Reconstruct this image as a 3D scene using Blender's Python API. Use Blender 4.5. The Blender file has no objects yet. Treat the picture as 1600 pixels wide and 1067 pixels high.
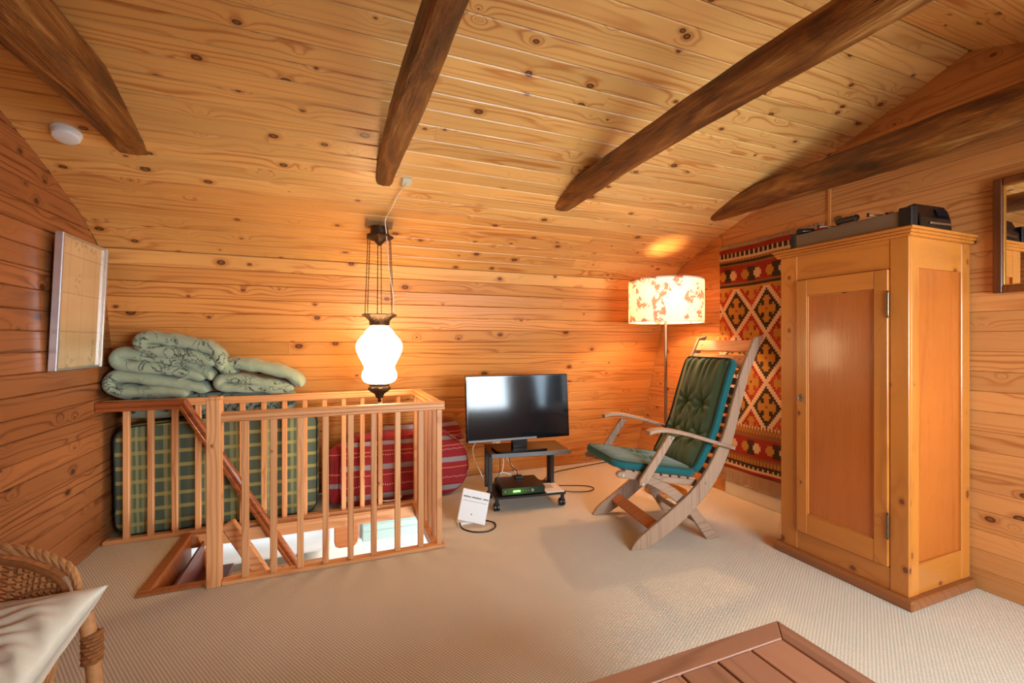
import bpy, bmesh, math, random
from mathutils import Vector, Matrix
random.seed(7)
C = bpy.context.scene
COL = C.collection
PI = math.pi
R = math.radians

# ------------------------------------------------------------------ camera
cam_d = bpy.data.cameras.new('camera'); cam = bpy.data.objects.new('camera', cam_d); COL.objects.link(cam)
cam.location = (0, 0, 1.25); cam.rotation_euler = (PI/2, 0, -math.atan(0.4))
cam_d.lens = 15.75; cam_d.sensor_width = 36; cam_d.clip_start = 0.02
C.camera = cam
# ------------------------------------------------------------------ world and light
w = bpy.data.worlds.new('world'); C.world = w; w.use_nodes = True
w.node_tree.nodes['Background'].inputs[0].default_value = (0.78, 0.88, 1.0, 1)
w.node_tree.nodes['Background'].inputs[1].default_value = 2.5
def area(name, loc, target, sx, sy, power, col):
    l = bpy.data.lights.new(name, 'AREA'); l.shape = 'RECTANGLE'; l.size = sx; l.size_y = sy; l.energy = power; l.color = col
    o = bpy.data.objects.new(name, l); COL.objects.link(o); o.location = loc
    o.rotation_euler = (Vector(target)-Vector(loc)).to_track_quat('-Z', 'Y').to_euler()
    return o
WIN_R = (-1.05, 0.35, 0.75, 1.95)      # right gable window: y0,y1,z0,z1
WIN_L = (0, 0, 9, 9)
WIN_F = (0.9, 2.55)                    # dormer window band in the front slope: x0,x1
area('daylight_right_window', (3.22, -0.35, 1.35), (1.2, 0.6, 1.0), 1.35, 1.15, 50, (0.62, 0.82, 1.0))
area('daylight_front_window', (1.72, -1.55, 1.22), (1.5, 1.3, 1.45), 1.65, 1.05, 150, (0.78, 0.90, 1.0))
area('downstairs_fill', (1.3, 2.6, -1.0), (0.0, 4.3, -0.7), 1.4, 1.0, 38, (1.0, 0.98, 0.95))  # unseen area light added in the lower room to brighten its wall
C.view_settings.view_transform = 'Standard'; C.view_settings.look = 'None'
C.view_settings.gamma = 1; C.view_settings.use_curve_mapping = False
C.view_settings.exposure = 0.62

# ------------------------------------------------------------------ materials
class NT:
    def __init__(s, name):
        s.m = bpy.data.materials.new(name); s.m.use_nodes = True; s.t = s.m.node_tree
        s.b = s.t.nodes['Principled BSDF']; s.out = s.t.nodes['Material Output']
    def n(s, typ, **kw):
        x = s.t.nodes.new(typ)
        for k, v in kw.items(): setattr(x, k, v)
        return x
    def lk(s, a, b): s.t.links.new(a, b)
    def put(s, sock, v):
        if hasattr(v, 'is_linked') or isinstance(v, bpy.types.NodeSocket): s.lk(v, sock)
        else: sock.default_value = v
    def math(s, op, a, b=0.0, c=0.0, clamp=False):
        x = s.n('ShaderNodeMath', operation=op, use_clamp=clamp)
        s.put(x.inputs[0], a); s.put(x.inputs[1], b)
        if op in ('MULTIPLY_ADD', 'SMOOTH_MIN', 'COMPARE'): s.put(x.inputs[2], c)
        return x.outputs[0]
    def sep(s, v):
        x = s.n('ShaderNodeSeparateXYZ'); s.lk(v, x.inputs[0]); return x.outputs
    def comb(s, a, b, c):
        x = s.n('ShaderNodeCombineXYZ'); s.put(x.inputs[0], a); s.put(x.inputs[1], b); s.put(x.inputs[2], c); return x.outputs[0]
    def mix(s, f, a, b, mode='MIX'):
        x = s.n('ShaderNodeMix', data_type='RGBA', blend_type=mode)
        s.put(x.inputs[0], f); s.put(x.inputs[6], a); s.put(x.inputs[7], b); return x.outputs[2]
    def ramp(s, f, stops, interp='LINEAR'):
        x = s.n('ShaderNodeValToRGB'); cr = x.color_ramp; cr.interpolation = interp
        while len(cr.elements) < len(stops): cr.elements.new(0.5)
        for e, (p, c) in zip(cr.elements, stops): e.position = p; e.color = c if len(c) == 4 else (*c, 1)
        s.put(x.inputs[0], f); return x.outputs[0]
    def mr(s, v, a, b, c=0.0, d=1.0):
        x = s.n('ShaderNodeMapRange', interpolation_type='SMOOTHSTEP')
        s.put(x.inputs[0], v); s.put(x.inputs[1], a); s.put(x.inputs[2], b); s.put(x.inputs[3], c); s.put(x.inputs[4], d); return x.outputs[0]
    def noise(s, vec, scale=5, detail=2, rough=0.5, dist=0.0):
        x = s.n('ShaderNodeTexNoise'); s.put(x.inputs['Vector'], vec); x.inputs['Scale'].default_value = scale
        x.inputs['Detail'].default_value = detail; x.inputs['Roughness'].default_value = rough; x.inputs['Distortion'].default_value = dist
        return x.outputs['Fac']
    def obj(s): return s.n('ShaderNodeTexCoord').outputs['Object']
    def rnd(s): return s.n('ShaderNodeObjectInfo').outputs['Random']
    def bump(s, h, strength=0.3, dist=0.01):
        x = s.n('ShaderNodeBump'); x.inputs['Strength'].default_value = strength; x.inputs['Distance'].default_value = dist
        s.lk(h, x.inputs['Height']); s.lk(x.outputs[0], s.b.inputs['Normal'])
def rgb(r, g, b):   # sRGB 0-255 to linear
    f = lambda c: (c/255/12.92) if c/255 <= 0.04045 else ((c/255+0.055)/1.055)**2.4
    return (f(r), f(g), f(b), 1)
def plain(name, col, rough=0.5, metal=0.0, spec=0.5, nz=0.08, nscale=40, bump=0.0, **kw):
    t = NT(name); v = t.obj()
    f = t.noise(v, nscale, 3)
    dk = tuple(c*(1-nz*2) for c in col[:3])+(1,); lt = tuple(min(1, c*(1+nz)) for c in col[:3])+(1,)
    t.lk(t.mix(f, dk, lt), t.b.inputs['Base Color'])
    t.b.inputs['Roughness'].default_value = rough; t.b.inputs['Metallic'].default_value = metal
    t.b.inputs['Specular IOR Level'].default_value = spec
    if bump: t.bump(f, bump, 0.005)
    return t.m
def wood(name, lt, dk, knot, axis='x', vax=None, rough=0.38, knots=1.0, ringf=150, ringamt=0.55, var=0.18, bump=0.05, coat=0.0, cross=1.0, kscale=4.6):
    """grain runs along local axis; v is the coordinate across the visible face"""
    t = NT(name); o = t.sep(t.obj()); r = t.rnd()
    ix = 'xyz'.index(axis); rest = [i for i in range(3) if i != ix]
    u = o[ix]
    v = t.math('ADD', o[rest[0]], t.math('MULTIPLY', o[rest[1]], 0.83))
    if vax is not None: v = o['xyz'.index(vax)]
    u = t.math('ADD', u, t.math('MULTIPLY', r, 37.3)); v2 = t.math('ADD', v, t.math('MULTIPLY', r, 91.7))
    vor = t.n('ShaderNodeTexVoronoi', voronoi_dimensions='2D'); vor.inputs['Scale'].default_value = 1.0
    t.lk(t.comb(t.math('MULTIPLY', u, kscale*0.75), t.math('MULTIPLY', v2, kscale*1.15), 0.0), vor.inputs['Vector'])
    d = vor.outputs['Distance']; cr = t.sep(vor.outputs['Color'])
    wob = t.noise(t.comb(t.math('MULTIPLY', u, 0.5), t.math('MULTIPLY', v2, 7.0*cross), 0.0), 1.0, 2, 0.5)
    e = t.math('POWER', 2.718, t.math('MULTIPLY', d, -9.0))
    e = t.math('MULTIPLY', e, t.math('MULTIPLY', cr[1], 26.0*knots))
    h = t.math('ADD', t.math('MULTIPLY', v2, ringf), t.math('ADD', t.math('MULTIPLY', wob, 40.0), e))
    s = t.math('SINE', h); s = t.math('MULTIPLY_ADD', s, 0.5, 0.5); s = t.math('POWER', s, 4.5)
    fine = t.noise(t.comb(t.math('MULTIPLY', u, 5.0), t.math('MULTIPLY', v2, 220.0), 0.0), 1.0, 3)
    amt = t.noise(t.comb(t.math('MULTIPLY', u, 0.9), t.math('MULTIPLY', v2, 5.0), 7.0), 1.0, 2)
    f = t.math('MULTIPLY', s, t.mr(amt, 0.35, 0.65, 0.22*ringamt, 1.25*ringamt))
    col = t.mix(f, lt, dk)
    col = t.mix(t.math('MULTIPLY', fine, 0.16), col, dk)
    # per plank tone
    tone = t.math('MULTIPLY_ADD', t.math('FRACT', t.math('MULTIPLY', r, 17.77)), 2*var, 1-var)
    big = t.noise(t.comb(t.math('MULTIPLY', u, 0.7), t.math('MULTIPLY', v2, 1.3), 3.0), 1.0, 2)
    tone = t.math('MULTIPLY', tone, t.mr(big, 0.25, 0.75, 0.88, 1.1))
    cc = t.n('ShaderNodeHueSaturation'); t.lk(col, cc.inputs['Color']); t.lk(tone, cc.inputs['Value']); col = cc.outputs[0]
    if knots > 0:
        thr = t.math('MULTIPLY_ADD', t.math('MULTIPLY', cr[0], t.math('GREATER_THAN', cr[2], 0.38)), 0.105*knots, 0.0)
        halo = t.mr(d, t.math('MULTIPLY', thr, 1.0), t.math('MULTIPLY_ADD', thr, 2.3, 0.001), 0.5, 0.0)
        halo = t.math('MULTIPLY', halo, t.math('GREATER_THAN', thr, 0.01))
        col = t.mix(halo, col, dk)
        kf = t.mr(d, t.math('MULTIPLY', thr, 0.75), t.math('MULTIPLY_ADD', thr, 1.0, 0.0001), 1.0, 0.0)
        kf = t.math('MULTIPLY', kf, t.math('GREATER_THAN', thr, 0.012))
        kr = t.mr(d, t.math('MULTIPLY', thr, 0.0), t.math('MULTIPLY', thr, 0.8), 0.55, 1.0)
        col = t.mix(t.math('MULTIPLY', kf, t.math('MULTIPLY', kr, 0.92)), col, knot)
    t.lk(col, t.b.inputs['Base Color'])
    t.b.inputs['Roughness'].default_value = rough
    rn = t.mr(fine, 0.2, 0.8, rough-0.06, rough+0.10); t.lk(rn, t.b.inputs['Roughness'])
    if coat: t.b.inputs['Coat Weight'].default_value = coat; t.b.inputs['Coat Roughness'].default_value = 0.12
    t.bump(t.math('ADD', t.math('MULTIPLY', s, 0.5), fine), bump, 0.002)
    return t.m

P_LT, P_DK, P_KN = rgb(216, 148, 76), rgb(160, 80, 28), rgb(50, 24, 10)
M = {}
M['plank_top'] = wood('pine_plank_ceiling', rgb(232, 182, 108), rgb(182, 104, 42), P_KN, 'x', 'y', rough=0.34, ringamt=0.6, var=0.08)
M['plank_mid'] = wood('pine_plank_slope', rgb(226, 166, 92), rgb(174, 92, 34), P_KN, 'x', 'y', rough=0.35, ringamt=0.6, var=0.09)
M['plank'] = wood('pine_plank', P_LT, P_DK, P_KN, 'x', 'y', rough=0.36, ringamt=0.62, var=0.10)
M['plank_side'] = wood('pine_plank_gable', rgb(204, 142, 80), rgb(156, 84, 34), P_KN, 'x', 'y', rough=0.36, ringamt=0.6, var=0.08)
M['plank_left_shaded'] = wood('pine_plank_left_shaded', rgb(166, 104, 58), rgb(100, 48, 20), P_KN, 'x', 'y', rough=0.36, ringamt=0.7, var=0.10)  # darker pine copy: the left gable's weaker light is put into the colour
M['trim'] = wood('pine_trim', rgb(214, 142, 70), rgb(165, 88, 30), P_KN, 'z', None, rough=0.4, knots=0.0)
for ax in 'xyz':
    M['rail_'+ax] = wood('rail_pine_'+ax, rgb(222, 160, 104), rgb(178, 100, 50), rgb(110, 56, 24), ax, None, rough=0.42, knots=0.35, ringf=160, ringamt=0.55, var=0.08)
    M['hand_'+ax] = wood('handrail_wood_'+ax, rgb(164, 88, 44), rgb(112, 50, 22), rgb(90, 40, 18), ax, None, rough=0.24, knots=0.0, ringf=140, ringamt=0.5, var=0.05, coat=0.4)
    M['ward_'+ax] = wood('wardrobe_pine_'+ax, rgb(192, 118, 44), rgb(150, 76, 22), rgb(76, 32, 10), ax, None, rough=0.32, knots=0.6, ringf=70, ringamt=0.35, var=0.05, coat=0.25, kscale=4.0)
    M['teak_'+ax] = wood('weathered_teak_'+ax, rgb(166, 132, 104), rgb(104, 72, 50), rgb(120, 80, 56), ax, None, rough=0.55, knots=0.0, ringf=220, ringamt=0.5, var=0.08, cross=2)
    M['table_'+ax] = wood('teak_table_'+ax, rgb(160, 106, 74), rgb(112, 66, 42), rgb(120, 80, 56), ax, None, rough=0.5, knots=0.0, ringf=120, ringamt=0.4, var=0.16, cross=1)
M['panel'] = wood('wardrobe_panel', rgb(184, 100, 36), rgb(160, 80, 26), rgb(96, 40, 10), 'z', None, rough=0.3, knots=0.0, ringf=30, ringamt=0.4, var=0.03, coat=0.25)
M['plinth'] = wood('plinth_wood', rgb(160, 96, 50), rgb(112, 60, 26), P_KN, 'y', None, rough=0.4, knots=0.0, ringamt=0.4)
M['stair_wood'] = wood('stair_wood', rgb(196, 118, 62), rgb(150, 76, 34), P_KN, 'x', None, rough=0.4, knots=0.0)
M['tread'] = wood('stair_tread_wood', rgb(96, 34, 18), rgb(60, 20, 10), P_KN, 'y', None, rough=0.35, knots=0.0)
M['mirror_frame'] = wood('mirror_frame_wood', rgb(112, 58, 26), rgb(64, 30, 12), P_KN, 'z', None, rough=0.35, knots=0.0)
M['game_wood'] = wood('grey_brown_board', rgb(122, 96, 72), rgb(94, 72, 52), P_KN, 'y', None, rough=0.5, knots=0.0, ringf=60)

def beam_mat():
    t = NT('hewn_log'); o = t.sep(t.obj()); r = t.rnd()
    y = t.math('ADD', o[1], t.math('MULTIPLY', r, 31.0))
    vec = t.comb(t.math('MULTIPLY', o[0], 9.0), t.math('MULTIPLY', y, 1.6), t.math('MULTIPLY', o[2], 9.0))
    f1 = t.noise(vec, 1.5, 4, 0.6, 0.8)
    vec2 = t.comb(t.math('MULTIPLY', o[0], 60.0), t.math('MULTIPLY', y, 4.0), t.math('MULTIPLY', o[2], 60.0))
    f2 = t.noise(vec2, 1.5, 4, 0.6)
    c = t.ramp(f1, [(0.32, rgb(62, 32, 10)), (0.46, rgb(118, 66, 22)), (0.57, rgb(156, 96, 34)), (0.68, rgb(190, 140, 78))])
    c = t.mix(t.math('MULTIPLY', f2, 0.42), c, rgb(48, 22, 8))
    t.lk(c, t.b.inputs['Base Color']); t.b.inputs['Roughness'].default_value = 0.38
    t.bump(t.math('ADD', f1, t.math('MULTIPLY', f2, 0.6)), 0.8, 0.03)
    return t.m
M['beam'] = beam_mat()
def carpet_mat():
    t = NT('ribbed_carpet'); o = t.sep(t.obj())
    k = 2*PI/0.011
    a = t.math('SINE', t.math('MULTIPLY', t.math('ADD', t.math('MULTIPLY', o[0], 0.86), t.math('MULTIPLY', o[1], 0.5)), k))
    b = t.math('SINE', t.math('MULTIPLY', t.math('SUBTRACT', t.math('MULTIPLY', o[1], 0.86), t.math('MULTIPLY', o[0], 0.5)), k*0.9))
    s = t.math('MULTIPLY', t.math('MULTIPLY_ADD', a, 0.5, 0.5), t.math('MULTIPLY_ADD', b, 0.35, 0.65))
    nz = t.noise(t.obj(), 3.0, 3); n2 = t.noise(t.obj(), 300.0, 2)
    c = t.mix(s, rgb(186, 176, 152), rgb(244, 239, 226))
    c = t.mix(t.math('MULTIPLY', nz, 0.35), c, rgb(220, 209, 184)); c = t.mix(t.math('MULTIPLY', n2, 0.2), c, rgb(140, 120, 100))
    t.lk(c, t.b.inputs['Base Color']); t.b.inputs['Roughness'].default_value = 0.95; t.b.inputs['Specular IOR Level'].default_value = 0.15
    t.bump(s, 0.35, 0.004); return t.m
M['carpet'] = carpet_mat()
def stripes(name, coord, stops, rough=0.85, period=None, extra=None, bump=0.15):
    t = NT(name); o = t.sep(t.obj()); z = o['xyz'.index(coord)]
    if period: z = t.math('FRACT', t.math('DIVIDE', z, period))
    wv = t.noise(t.obj(), 7.0, 2)
    zz = t.math('ADD', z, t.math('MULTIPLY_ADD', wv, 0.006, -0.003))
    c = t.ramp(zz, stops, 'CONSTANT')
    n = t.noise(t.obj(), 260.0, 2); c = t.mix(t.math('MULTIPLY', n, 0.25), c, (0.02, 0.01, 0.01, 1))
    if extra: c = extra(t, o, c)
    t.lk(c, t.b.inputs['Base Color']); t.b.inputs['Roughness'].default_value = rough; t.b.inputs['Specular IOR Level'].default_value = 0.2
    t.b.inputs['Sheen Weight'].default_value = 0.15
    t.bump(t.noise(t.obj(), 22.0, 3), bump, 0.02); return t.m
def red_extra(t, o, c):
    zz = o[2]
    tot = None
    for z0 in (0.145, 0.375):
        tri = t.math('PINGPONG', t.math('MULTIPLY', o[0], 1.0), 0.011)
        d = t.math('ABSOLUTE', t.math('SUBTRACT', zz, t.math('MULTIPLY_ADD', tri, 0.9, z0)))
        m = t.math('LESS_THAN', d, 0.0026)
        dash = t.math('LESS_THAN', t.math('FRACT', t.math('MULTIPLY', o[0], 62.0)), 0.5)
        m = t.math('MULTIPLY', m, dash)
        tot = m if tot is None else t.math('MAXIMUM', tot, m)
    return t.mix(tot, c, rgb(236, 200, 176))
RED, RED2, GRY, ORG = rgb(158, 40, 44), rgb(136, 28, 34), rgb(158, 148, 148), rgb(210, 120, 78)
M['red_stripe'] = stripes('red_striped_canvas', 'z', [(0, RED), (0.045, GRY), (0.083, RED2), (0.09, RED), (0.225, ORG), (0.233, RED), (0.272, GRY), (0.312, RED), (0.405, ORG), (0.412, RED), (0.457, GRY), (0.485, RED2), (0.5, RED)], extra=red_extra)
M['red_end'] = stripes('red_striped_end', 'z', [(0, RED), (0.15, GRY), (0.185, RED), (0.25, ORG), (0.258, RED), (0.40, ORG), (0.408, RED)])
def plaid():
    t = NT('green_plaid'); o = t.sep(t.obj())
    h = t.math('FRACT', t.math('DIVIDE', t.math('ADD', o[2], 5.0), 0.092))
    v = t.math('FRACT', t.math('DIVIDE', t.math('ADD', o[0], 5.0), 0.185))
    cv = t.ramp(v, [(0, rgb(106, 120, 98)), (0.3, rgb(160, 168, 120)), (0.42, rgb(124, 138, 104)), (0.5, rgb(178, 180, 128)), (0.58, rgb(124, 138, 104)), (0.66, rgb(154, 162, 116)), (0.78, rgb(102, 118, 100))], 'CONSTANT')
    ch = t.ramp(h, [(0, rgb(255, 255, 255)), (0.72, rgb(190, 196, 180)), (0.0, rgb(255, 255, 255))], 'CONSTANT')
    c = t.mix(1.0, cv, ch, 'MULTIPLY')
    line = t.math('LESS_THAN', h, 0.26)
    c = t.mix(t.math('MULTIPLY', line, 0.72), c, rgb(206, 196, 116))
    n = t.noise(t.obj(), 300, 2); c = t.mix(t.math('MULTIPLY', n, 0.25), c, rgb(40, 46, 36))
    t.lk(c, t.b.inputs['Base Color']); t.b.inputs['Roughness'].default_value = 0.9; t.b.inputs['Specular IOR Level'].default_value = 0.15
    t.bump(t.noise(t.obj(), 14.0, 2), 0.15, 0.02); return t.m
M['plaid'] = plaid()
def duvet_mat(name, base, scale, thr):
    t = NT(name); v = t.obj(); r = t.rnd()
    o = t.sep(v)
    vv = t.comb(t.math('ADD', o[0], t.math('MULTIPLY', r, 9.0)), t.math('MULTIPLY', o[1], 0.7), o[2])
    a = t.noise(vv, scale, 4, 0.6, 1.2); b = t.noise(vv, scale*0.35, 1)
    line = t.math('ABSOLUTE', t.math('SUBTRACT', a, 0.5)); line = t.mr(line, 0.008, 0.028, 1.0, 0.0)
    m = t.math('MULTIPLY', line, t.mr(b, thr, thr+0.06))
    c = t.mix(t.noise(vv, 3.0, 2), tuple(x*0.86 for x in base[:3])+(1,), base)
    c = t.mix(t.math('MULTIPLY', m, 0.9), c, rgb(40, 50, 52))
    n = t.noise(v, 350, 1); c = t.mix(t.math('MULTIPLY', n, 0.15), c, rgb(90, 100, 84))
    t.lk(c, t.b.inputs['Base Color']); t.b.inputs['Roughness'].default_value = 0.85; t.b.inputs['Specular IOR Level'].default_value = 0.2
    t.b.inputs['Sheen Weight'].default_value = 0.2
    t.bump(t.noise(vv, 16.0, 3, 0.6), 0.45, 0.02); return t.m
M['duvet'] = duvet_mat('sage_printed_quilt', rgb(162, 176, 148), 9.0, 0.50)
M['duvet2'] = duvet_mat('sage_printed_quilt_large', rgb(150, 168, 146), 5.0, 0.45)
def cushion_mat(name, base, nz=0.12):
    t = NT(name); v = t.obj()
    f = t.noise(v, 6.0, 3); n = t.noise(v, 400, 2)
    c = t.mix(f, tuple(x*(1-nz) for x in base[:3])+(1,), tuple(x*(1+nz) for x in base[:3])+(1,))
    c = t.mix(t.math('MULTIPLY', n, 0.3), c, tuple(x*0.5 for x in base[:3])+(1,))
    t.lk(c, t.b.inputs['Base Color']); t.b.inputs['Roughness'].default_value = 0.75; t.b.inputs['Specular IOR Level'].default_value = 0.25
    t.b.inputs['Sheen Weight'].default_value = 0.2
    t.bump(n, 0.15, 0.002); return t.m
M['green'] = cushion_mat('dark_green_fabric', rgb(58, 84, 54)); M['teal'] = cushion_mat('teal_fabric', rgb(4, 88, 88)); M['piping'] = cushion_mat('green_piping', rgb(24, 44, 38))
M['teal_green'] = cushion_mat('seat_green_fabric', rgb(30, 82, 64))
M['cream'] = cushion_mat('cream_satin', rgb(226, 210, 182), 0.05); M['cream'].node_tree.nodes['Principled BSDF'].inputs['Roughness'].default_value = 0.42
M['white_cloth'] = cushion_mat('white_tag_cloth', rgb(230, 228, 220), 0.03)
M['fringe'] = cushion_mat('wool_fringe', rgb(206, 172, 134))
M['wicker'] = plain('wicker_cane', rgb(150, 92, 50), 0.4, nz=0.3, nscale=60, bump=0.2)
M['wicker_light'] = plain('wicker_cane_light', rgb(186, 128, 78), 0.4, nz=0.25, nscale=60, bump=0.2)
M['white'] = plain('white_plastic', rgb(232, 234, 232), 0.4, nz=0.02)
M['white_paint'] = plain('white_paint', rgb(226, 222, 212), 0.5, nz=0.03, nscale=6)
M['black'] = plain('black_plastic', rgb(20, 20, 22), 0.35, nz=0.1)
M['black_gloss'] = plain('black_gloss_plastic', rgb(10, 10, 12), 0.12, nz=0.1)
M['dark_metal'] = plain('dark_grey_metal', rgb(64, 62, 60), 0.4, metal=0.6, nz=0.1)
M['grey_plastic'] = plain('grey_plastic', rgb(110, 114, 116), 0.3, nz=0.05)
M['chrome'] = plain('chrome', rgb(210, 210, 208), 0.18, metal=1.0, nz=0.02)
M['alu'] = plain('brushed_aluminium', rgb(220, 222, 224), 0.32, metal=0.85, nz=0.05)
M['steel'] = plain('lamp_steel', rgb(150, 120, 96), 0.28, metal=0.9, nz=0.05)
M['brass_dark'] = plain('dark_bronze', rgb(84, 62, 44), 0.42, metal=0.75, nz=0.4, nscale=70, bump=0.6)
M['chain'] = plain('bronze_chain', rgb(96, 62, 36), 0.4, metal=0.6, nz=0.3)
M['cord_white'] = plain('white_cord', rgb(226, 214, 196), 0.5, nz=0.03)
M['cord_black'] = plain('black_cord', rgb(30, 24, 20), 0.5, nz=0.03)
M['paper'] = plain('paper', rgb(236, 226, 206), 0.6, nz=0.03)
M['ink'] = plain('grey_ink', rgb(84, 78, 70), 0.7, nz=0.05)
M['brass'] = plain('base_brass', rgb(196, 140, 60), 0.3, metal=0.7, nz=0.1)
M['screw'] = plain('steel_screw', rgb(210, 206, 198), 0.25, metal=0.8, nz=0.05)
M['hinge'] = plain('old_hinge', rgb(120, 108, 88), 0.35, metal=0.8, nz=0.2)
M['box_grey'] = plain('junction_grey', rgb(206, 206, 186), 0.5, nz=0.03)
M['old_plate'] = plain('worn_backplate', rgb(182, 134, 82), 0.6, nz=0.25, nscale=60)
M['teal_paint'] = plain('pale_teal_paint', rgb(176, 206, 202), 0.5, nz=0.03)
M['lower_wall'] = plain('white_plaster', rgb(236, 234, 226), 0.7, nz=0.02, nscale=5)
M['lower_floor'] = plain('downstairs_floor', rgb(170, 120, 80), 0.5, nz=0.1, nscale=5)
def mirror_mat():
    t = NT('mirror_glass'); t.b.inputs['Metallic'].default_value = 1; t.b.inputs['Roughness'].default_value = 0.01
    t.b.inputs['Base Color'].default_value = (0.92, 0.93, 0.92, 1); return t.m
M['mirror'] = mirror_mat()
def screen_mat():
    t = NT('tv_screen_glass'); t.b.inputs['Base Color'].default_value = (0.006, 0.007, 0.009, 1)
    t.b.inputs['Roughness'].default_value = 0.09; t.b.inputs['IOR'].default_value = 1.45; t.b.inputs['Specular IOR Level'].default_value = 0.5
    return t.m
M['screen'] = screen_mat()
def glass_mat():
    t = NT('window_pane'); tr = t.n('ShaderNodeBsdfTransparent'); gl = t.n('ShaderNodeBsdfGlossy'); gl.inputs['Roughness'].default_value = 0.02
    fr = t.n('ShaderNodeFresnel'); fr.inputs[0].default_value = 1.45; mx = t.n('ShaderNodeMixShader')
    t.lk(fr.outputs[0], mx.inputs[0]); t.lk(tr.outputs[0], mx.inputs[1]); t.lk(gl.outputs[0], mx.inputs[2]); t.lk(mx.outputs[0], t.out.inputs[0]); return t.m
M['pane'] = glass_mat()
def globe_mat():
    t = NT('opal_globe'); t.b.inputs['Base Color'].default_value = (0.9, 0.85, 0.75, 1)
    t.b.inputs['Emission Color'].default_value = (1.0, 0.70, 0.36, 1); t.b.inputs['Emission Strength'].default_value = 13; return t.m
M['globe'] = globe_mat()
def shade_mat():
    t = NT('toile_lampshade'); v = t.obj(); o = t.sep(v)
    ang = t.math('ARCTAN2', o[1], o[0])
    vv = t.comb(t.math('MULTIPLY', ang, 0.31), o[2], 0.0)
    a = t.noise(vv, 22.0, 3, 0.6, 0.6); b = t.noise(vv, 7.0, 1)
    m = t.math('MULTIPLY', t.mr(a, 0.46, 0.52), t.mr(b, 0.50, 0.56))
    ln = t.math('LESS_THAN', t.math('ABSOLUTE', t.math('SUBTRACT', a, 0.42)), 0.008)
    ln = t.math('MULTIPLY', ln, t.mr(b, 0.42, 0.5))
    c = t.mix(t.math('MULTIPLY', m, 0.8), rgb(246, 226, 206), rgb(190, 58, 36))
    c = t.mix(t.math('MULTIPLY', ln, 0.6), c, rgb(70, 90, 70))
    df = t.n('ShaderNodeBsdfDiffuse'); tl = t.n('ShaderNodeBsdfTranslucent'); mx = t.n('ShaderNodeMixShader'); mx.inputs[0].default_value = 0.15
    t.lk(c, df.inputs[0]); t.lk(c, tl.inputs[0]); t.lk(df.outputs[0], mx.inputs[1]); t.lk(tl.outputs[0], mx.inputs[2]); t.lk(mx.outputs[0], t.out.inputs[0]); return t.m
M['shade'] = shade_mat()
def plan_mat():
    t = NT('framed_drawing'); o = t.sep(t.obj())
    g1 = t.math('LESS_THAN', t.math('FRACT', t.math('MULTIPLY', o[2], 5.0)), 0.02)
    g2 = t.math('LESS_THAN', t.math('FRACT', t.math('MULTIPLY', o[1], 7.4)), 0.02)
    nz = t.noise(t.obj(), 30.0, 3); mk = t.math('MULTIPLY', t.mr(nz, 0.55, 0.6), t.mr(t.noise(t.obj(), 5.0, 1), 0.5, 0.6))
    c = t.mix(t.noise(t.obj(), 4.0, 2), rgb(200, 168, 120), rgb(222, 196, 150))
    c = t.mix(t.math('MULTIPLY', t.math('MAXIMUM', g1, g2), 0.5), c, rgb(130, 96, 60)); c = t.mix(t.math('MULTIPLY', mk, 0.35), c, rgb(110, 100, 80))
    t.lk(c, t.b.inputs['Base Color']); t.b.inputs['Roughness'].default_value = 0.15
    t.b.inputs['Coat Weight'].default_value = 1; t.b.inputs['Coat Roughness'].default_value = 0.03; return t.m
M['plan'] = plan_mat()
def curtain_mat():
    t = NT('patterned_curtain'); v = t.obj(); a = t.noise(v, 14.0, 4, 0.6, 1.5); b = t.noise(v, 5.0, 2)
    ln = t.mr(t.math('ABSOLUTE', t.math('SUBTRACT', a, 0.5)), 0.01, 0.04, 1, 0)
    c = t.mix(t.mr(b, 0.45, 0.6), rgb(236, 230, 206), rgb(226, 186, 172)); c = t.mix(t.math('MULTIPLY', ln, 0.7), c, rgb(110, 150, 138))
    t.lk(c, t.b.inputs['Base Color']); t.b.inputs['Roughness'].default_value = 0.8; return t.m
M['curtain'] = curtain_mat()
def attr_mat():
    t = NT('kilim_wool'); a = t.n('ShaderNodeAttribute', attribute_name='kilim'); n = t.noise(t.obj(), 260, 2); n3 = t.noise(t.obj(), 9, 2)
    c = t.mix(t.math('MULTIPLY', n, 0.35), a.outputs['Color'], (0.05, 0.02, 0.01, 1)); c = t.mix(t.math('MULTIPLY', n3, 0.12), c, rgb(200, 150, 100))
    t.lk(c, t.b.inputs['Base Color']); t.b.inputs['Roughness'].default_value = 0.95; t.b.inputs['Specular IOR Level'].default_value = 0.1
    o = t.sep(t.obj()); t.bump(t.math('SINE', t.math('MULTIPLY', o[1], 1500.0)), 0.2, 0.002); return t.m
M['kilim'] = attr_mat()
def box_front_mat():
    t = NT('receiver_front'); o = t.sep(t.obj()); 
    c = t.ramp(t.math('MULTIPLY_ADD', o[0], 2.2, 0.5), [(0, rgb(24, 40, 26)), (0.4, rgb(70, 110, 50)), (0.7, rgb(34, 60, 40)), (1, rgb(16, 24, 20))])
    t.lk(c, t.b.inputs['Base Color']); t.b.inputs['Roughness'].default_value = 0.15; return t.m
M['receiver_front'] = box_front_mat()
def led_mat():
    t = NT('green_display'); t.b.inputs['Base Color'].default_value = (0.1, 0.5, 0.1, 1); t.b.inputs['Emission Color'].default_value = (0.3, 1, 0.2, 1); t.b.inputs['Emission Strength'].default_value = 1.5; return t.m
M['led'] = led_mat()

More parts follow.
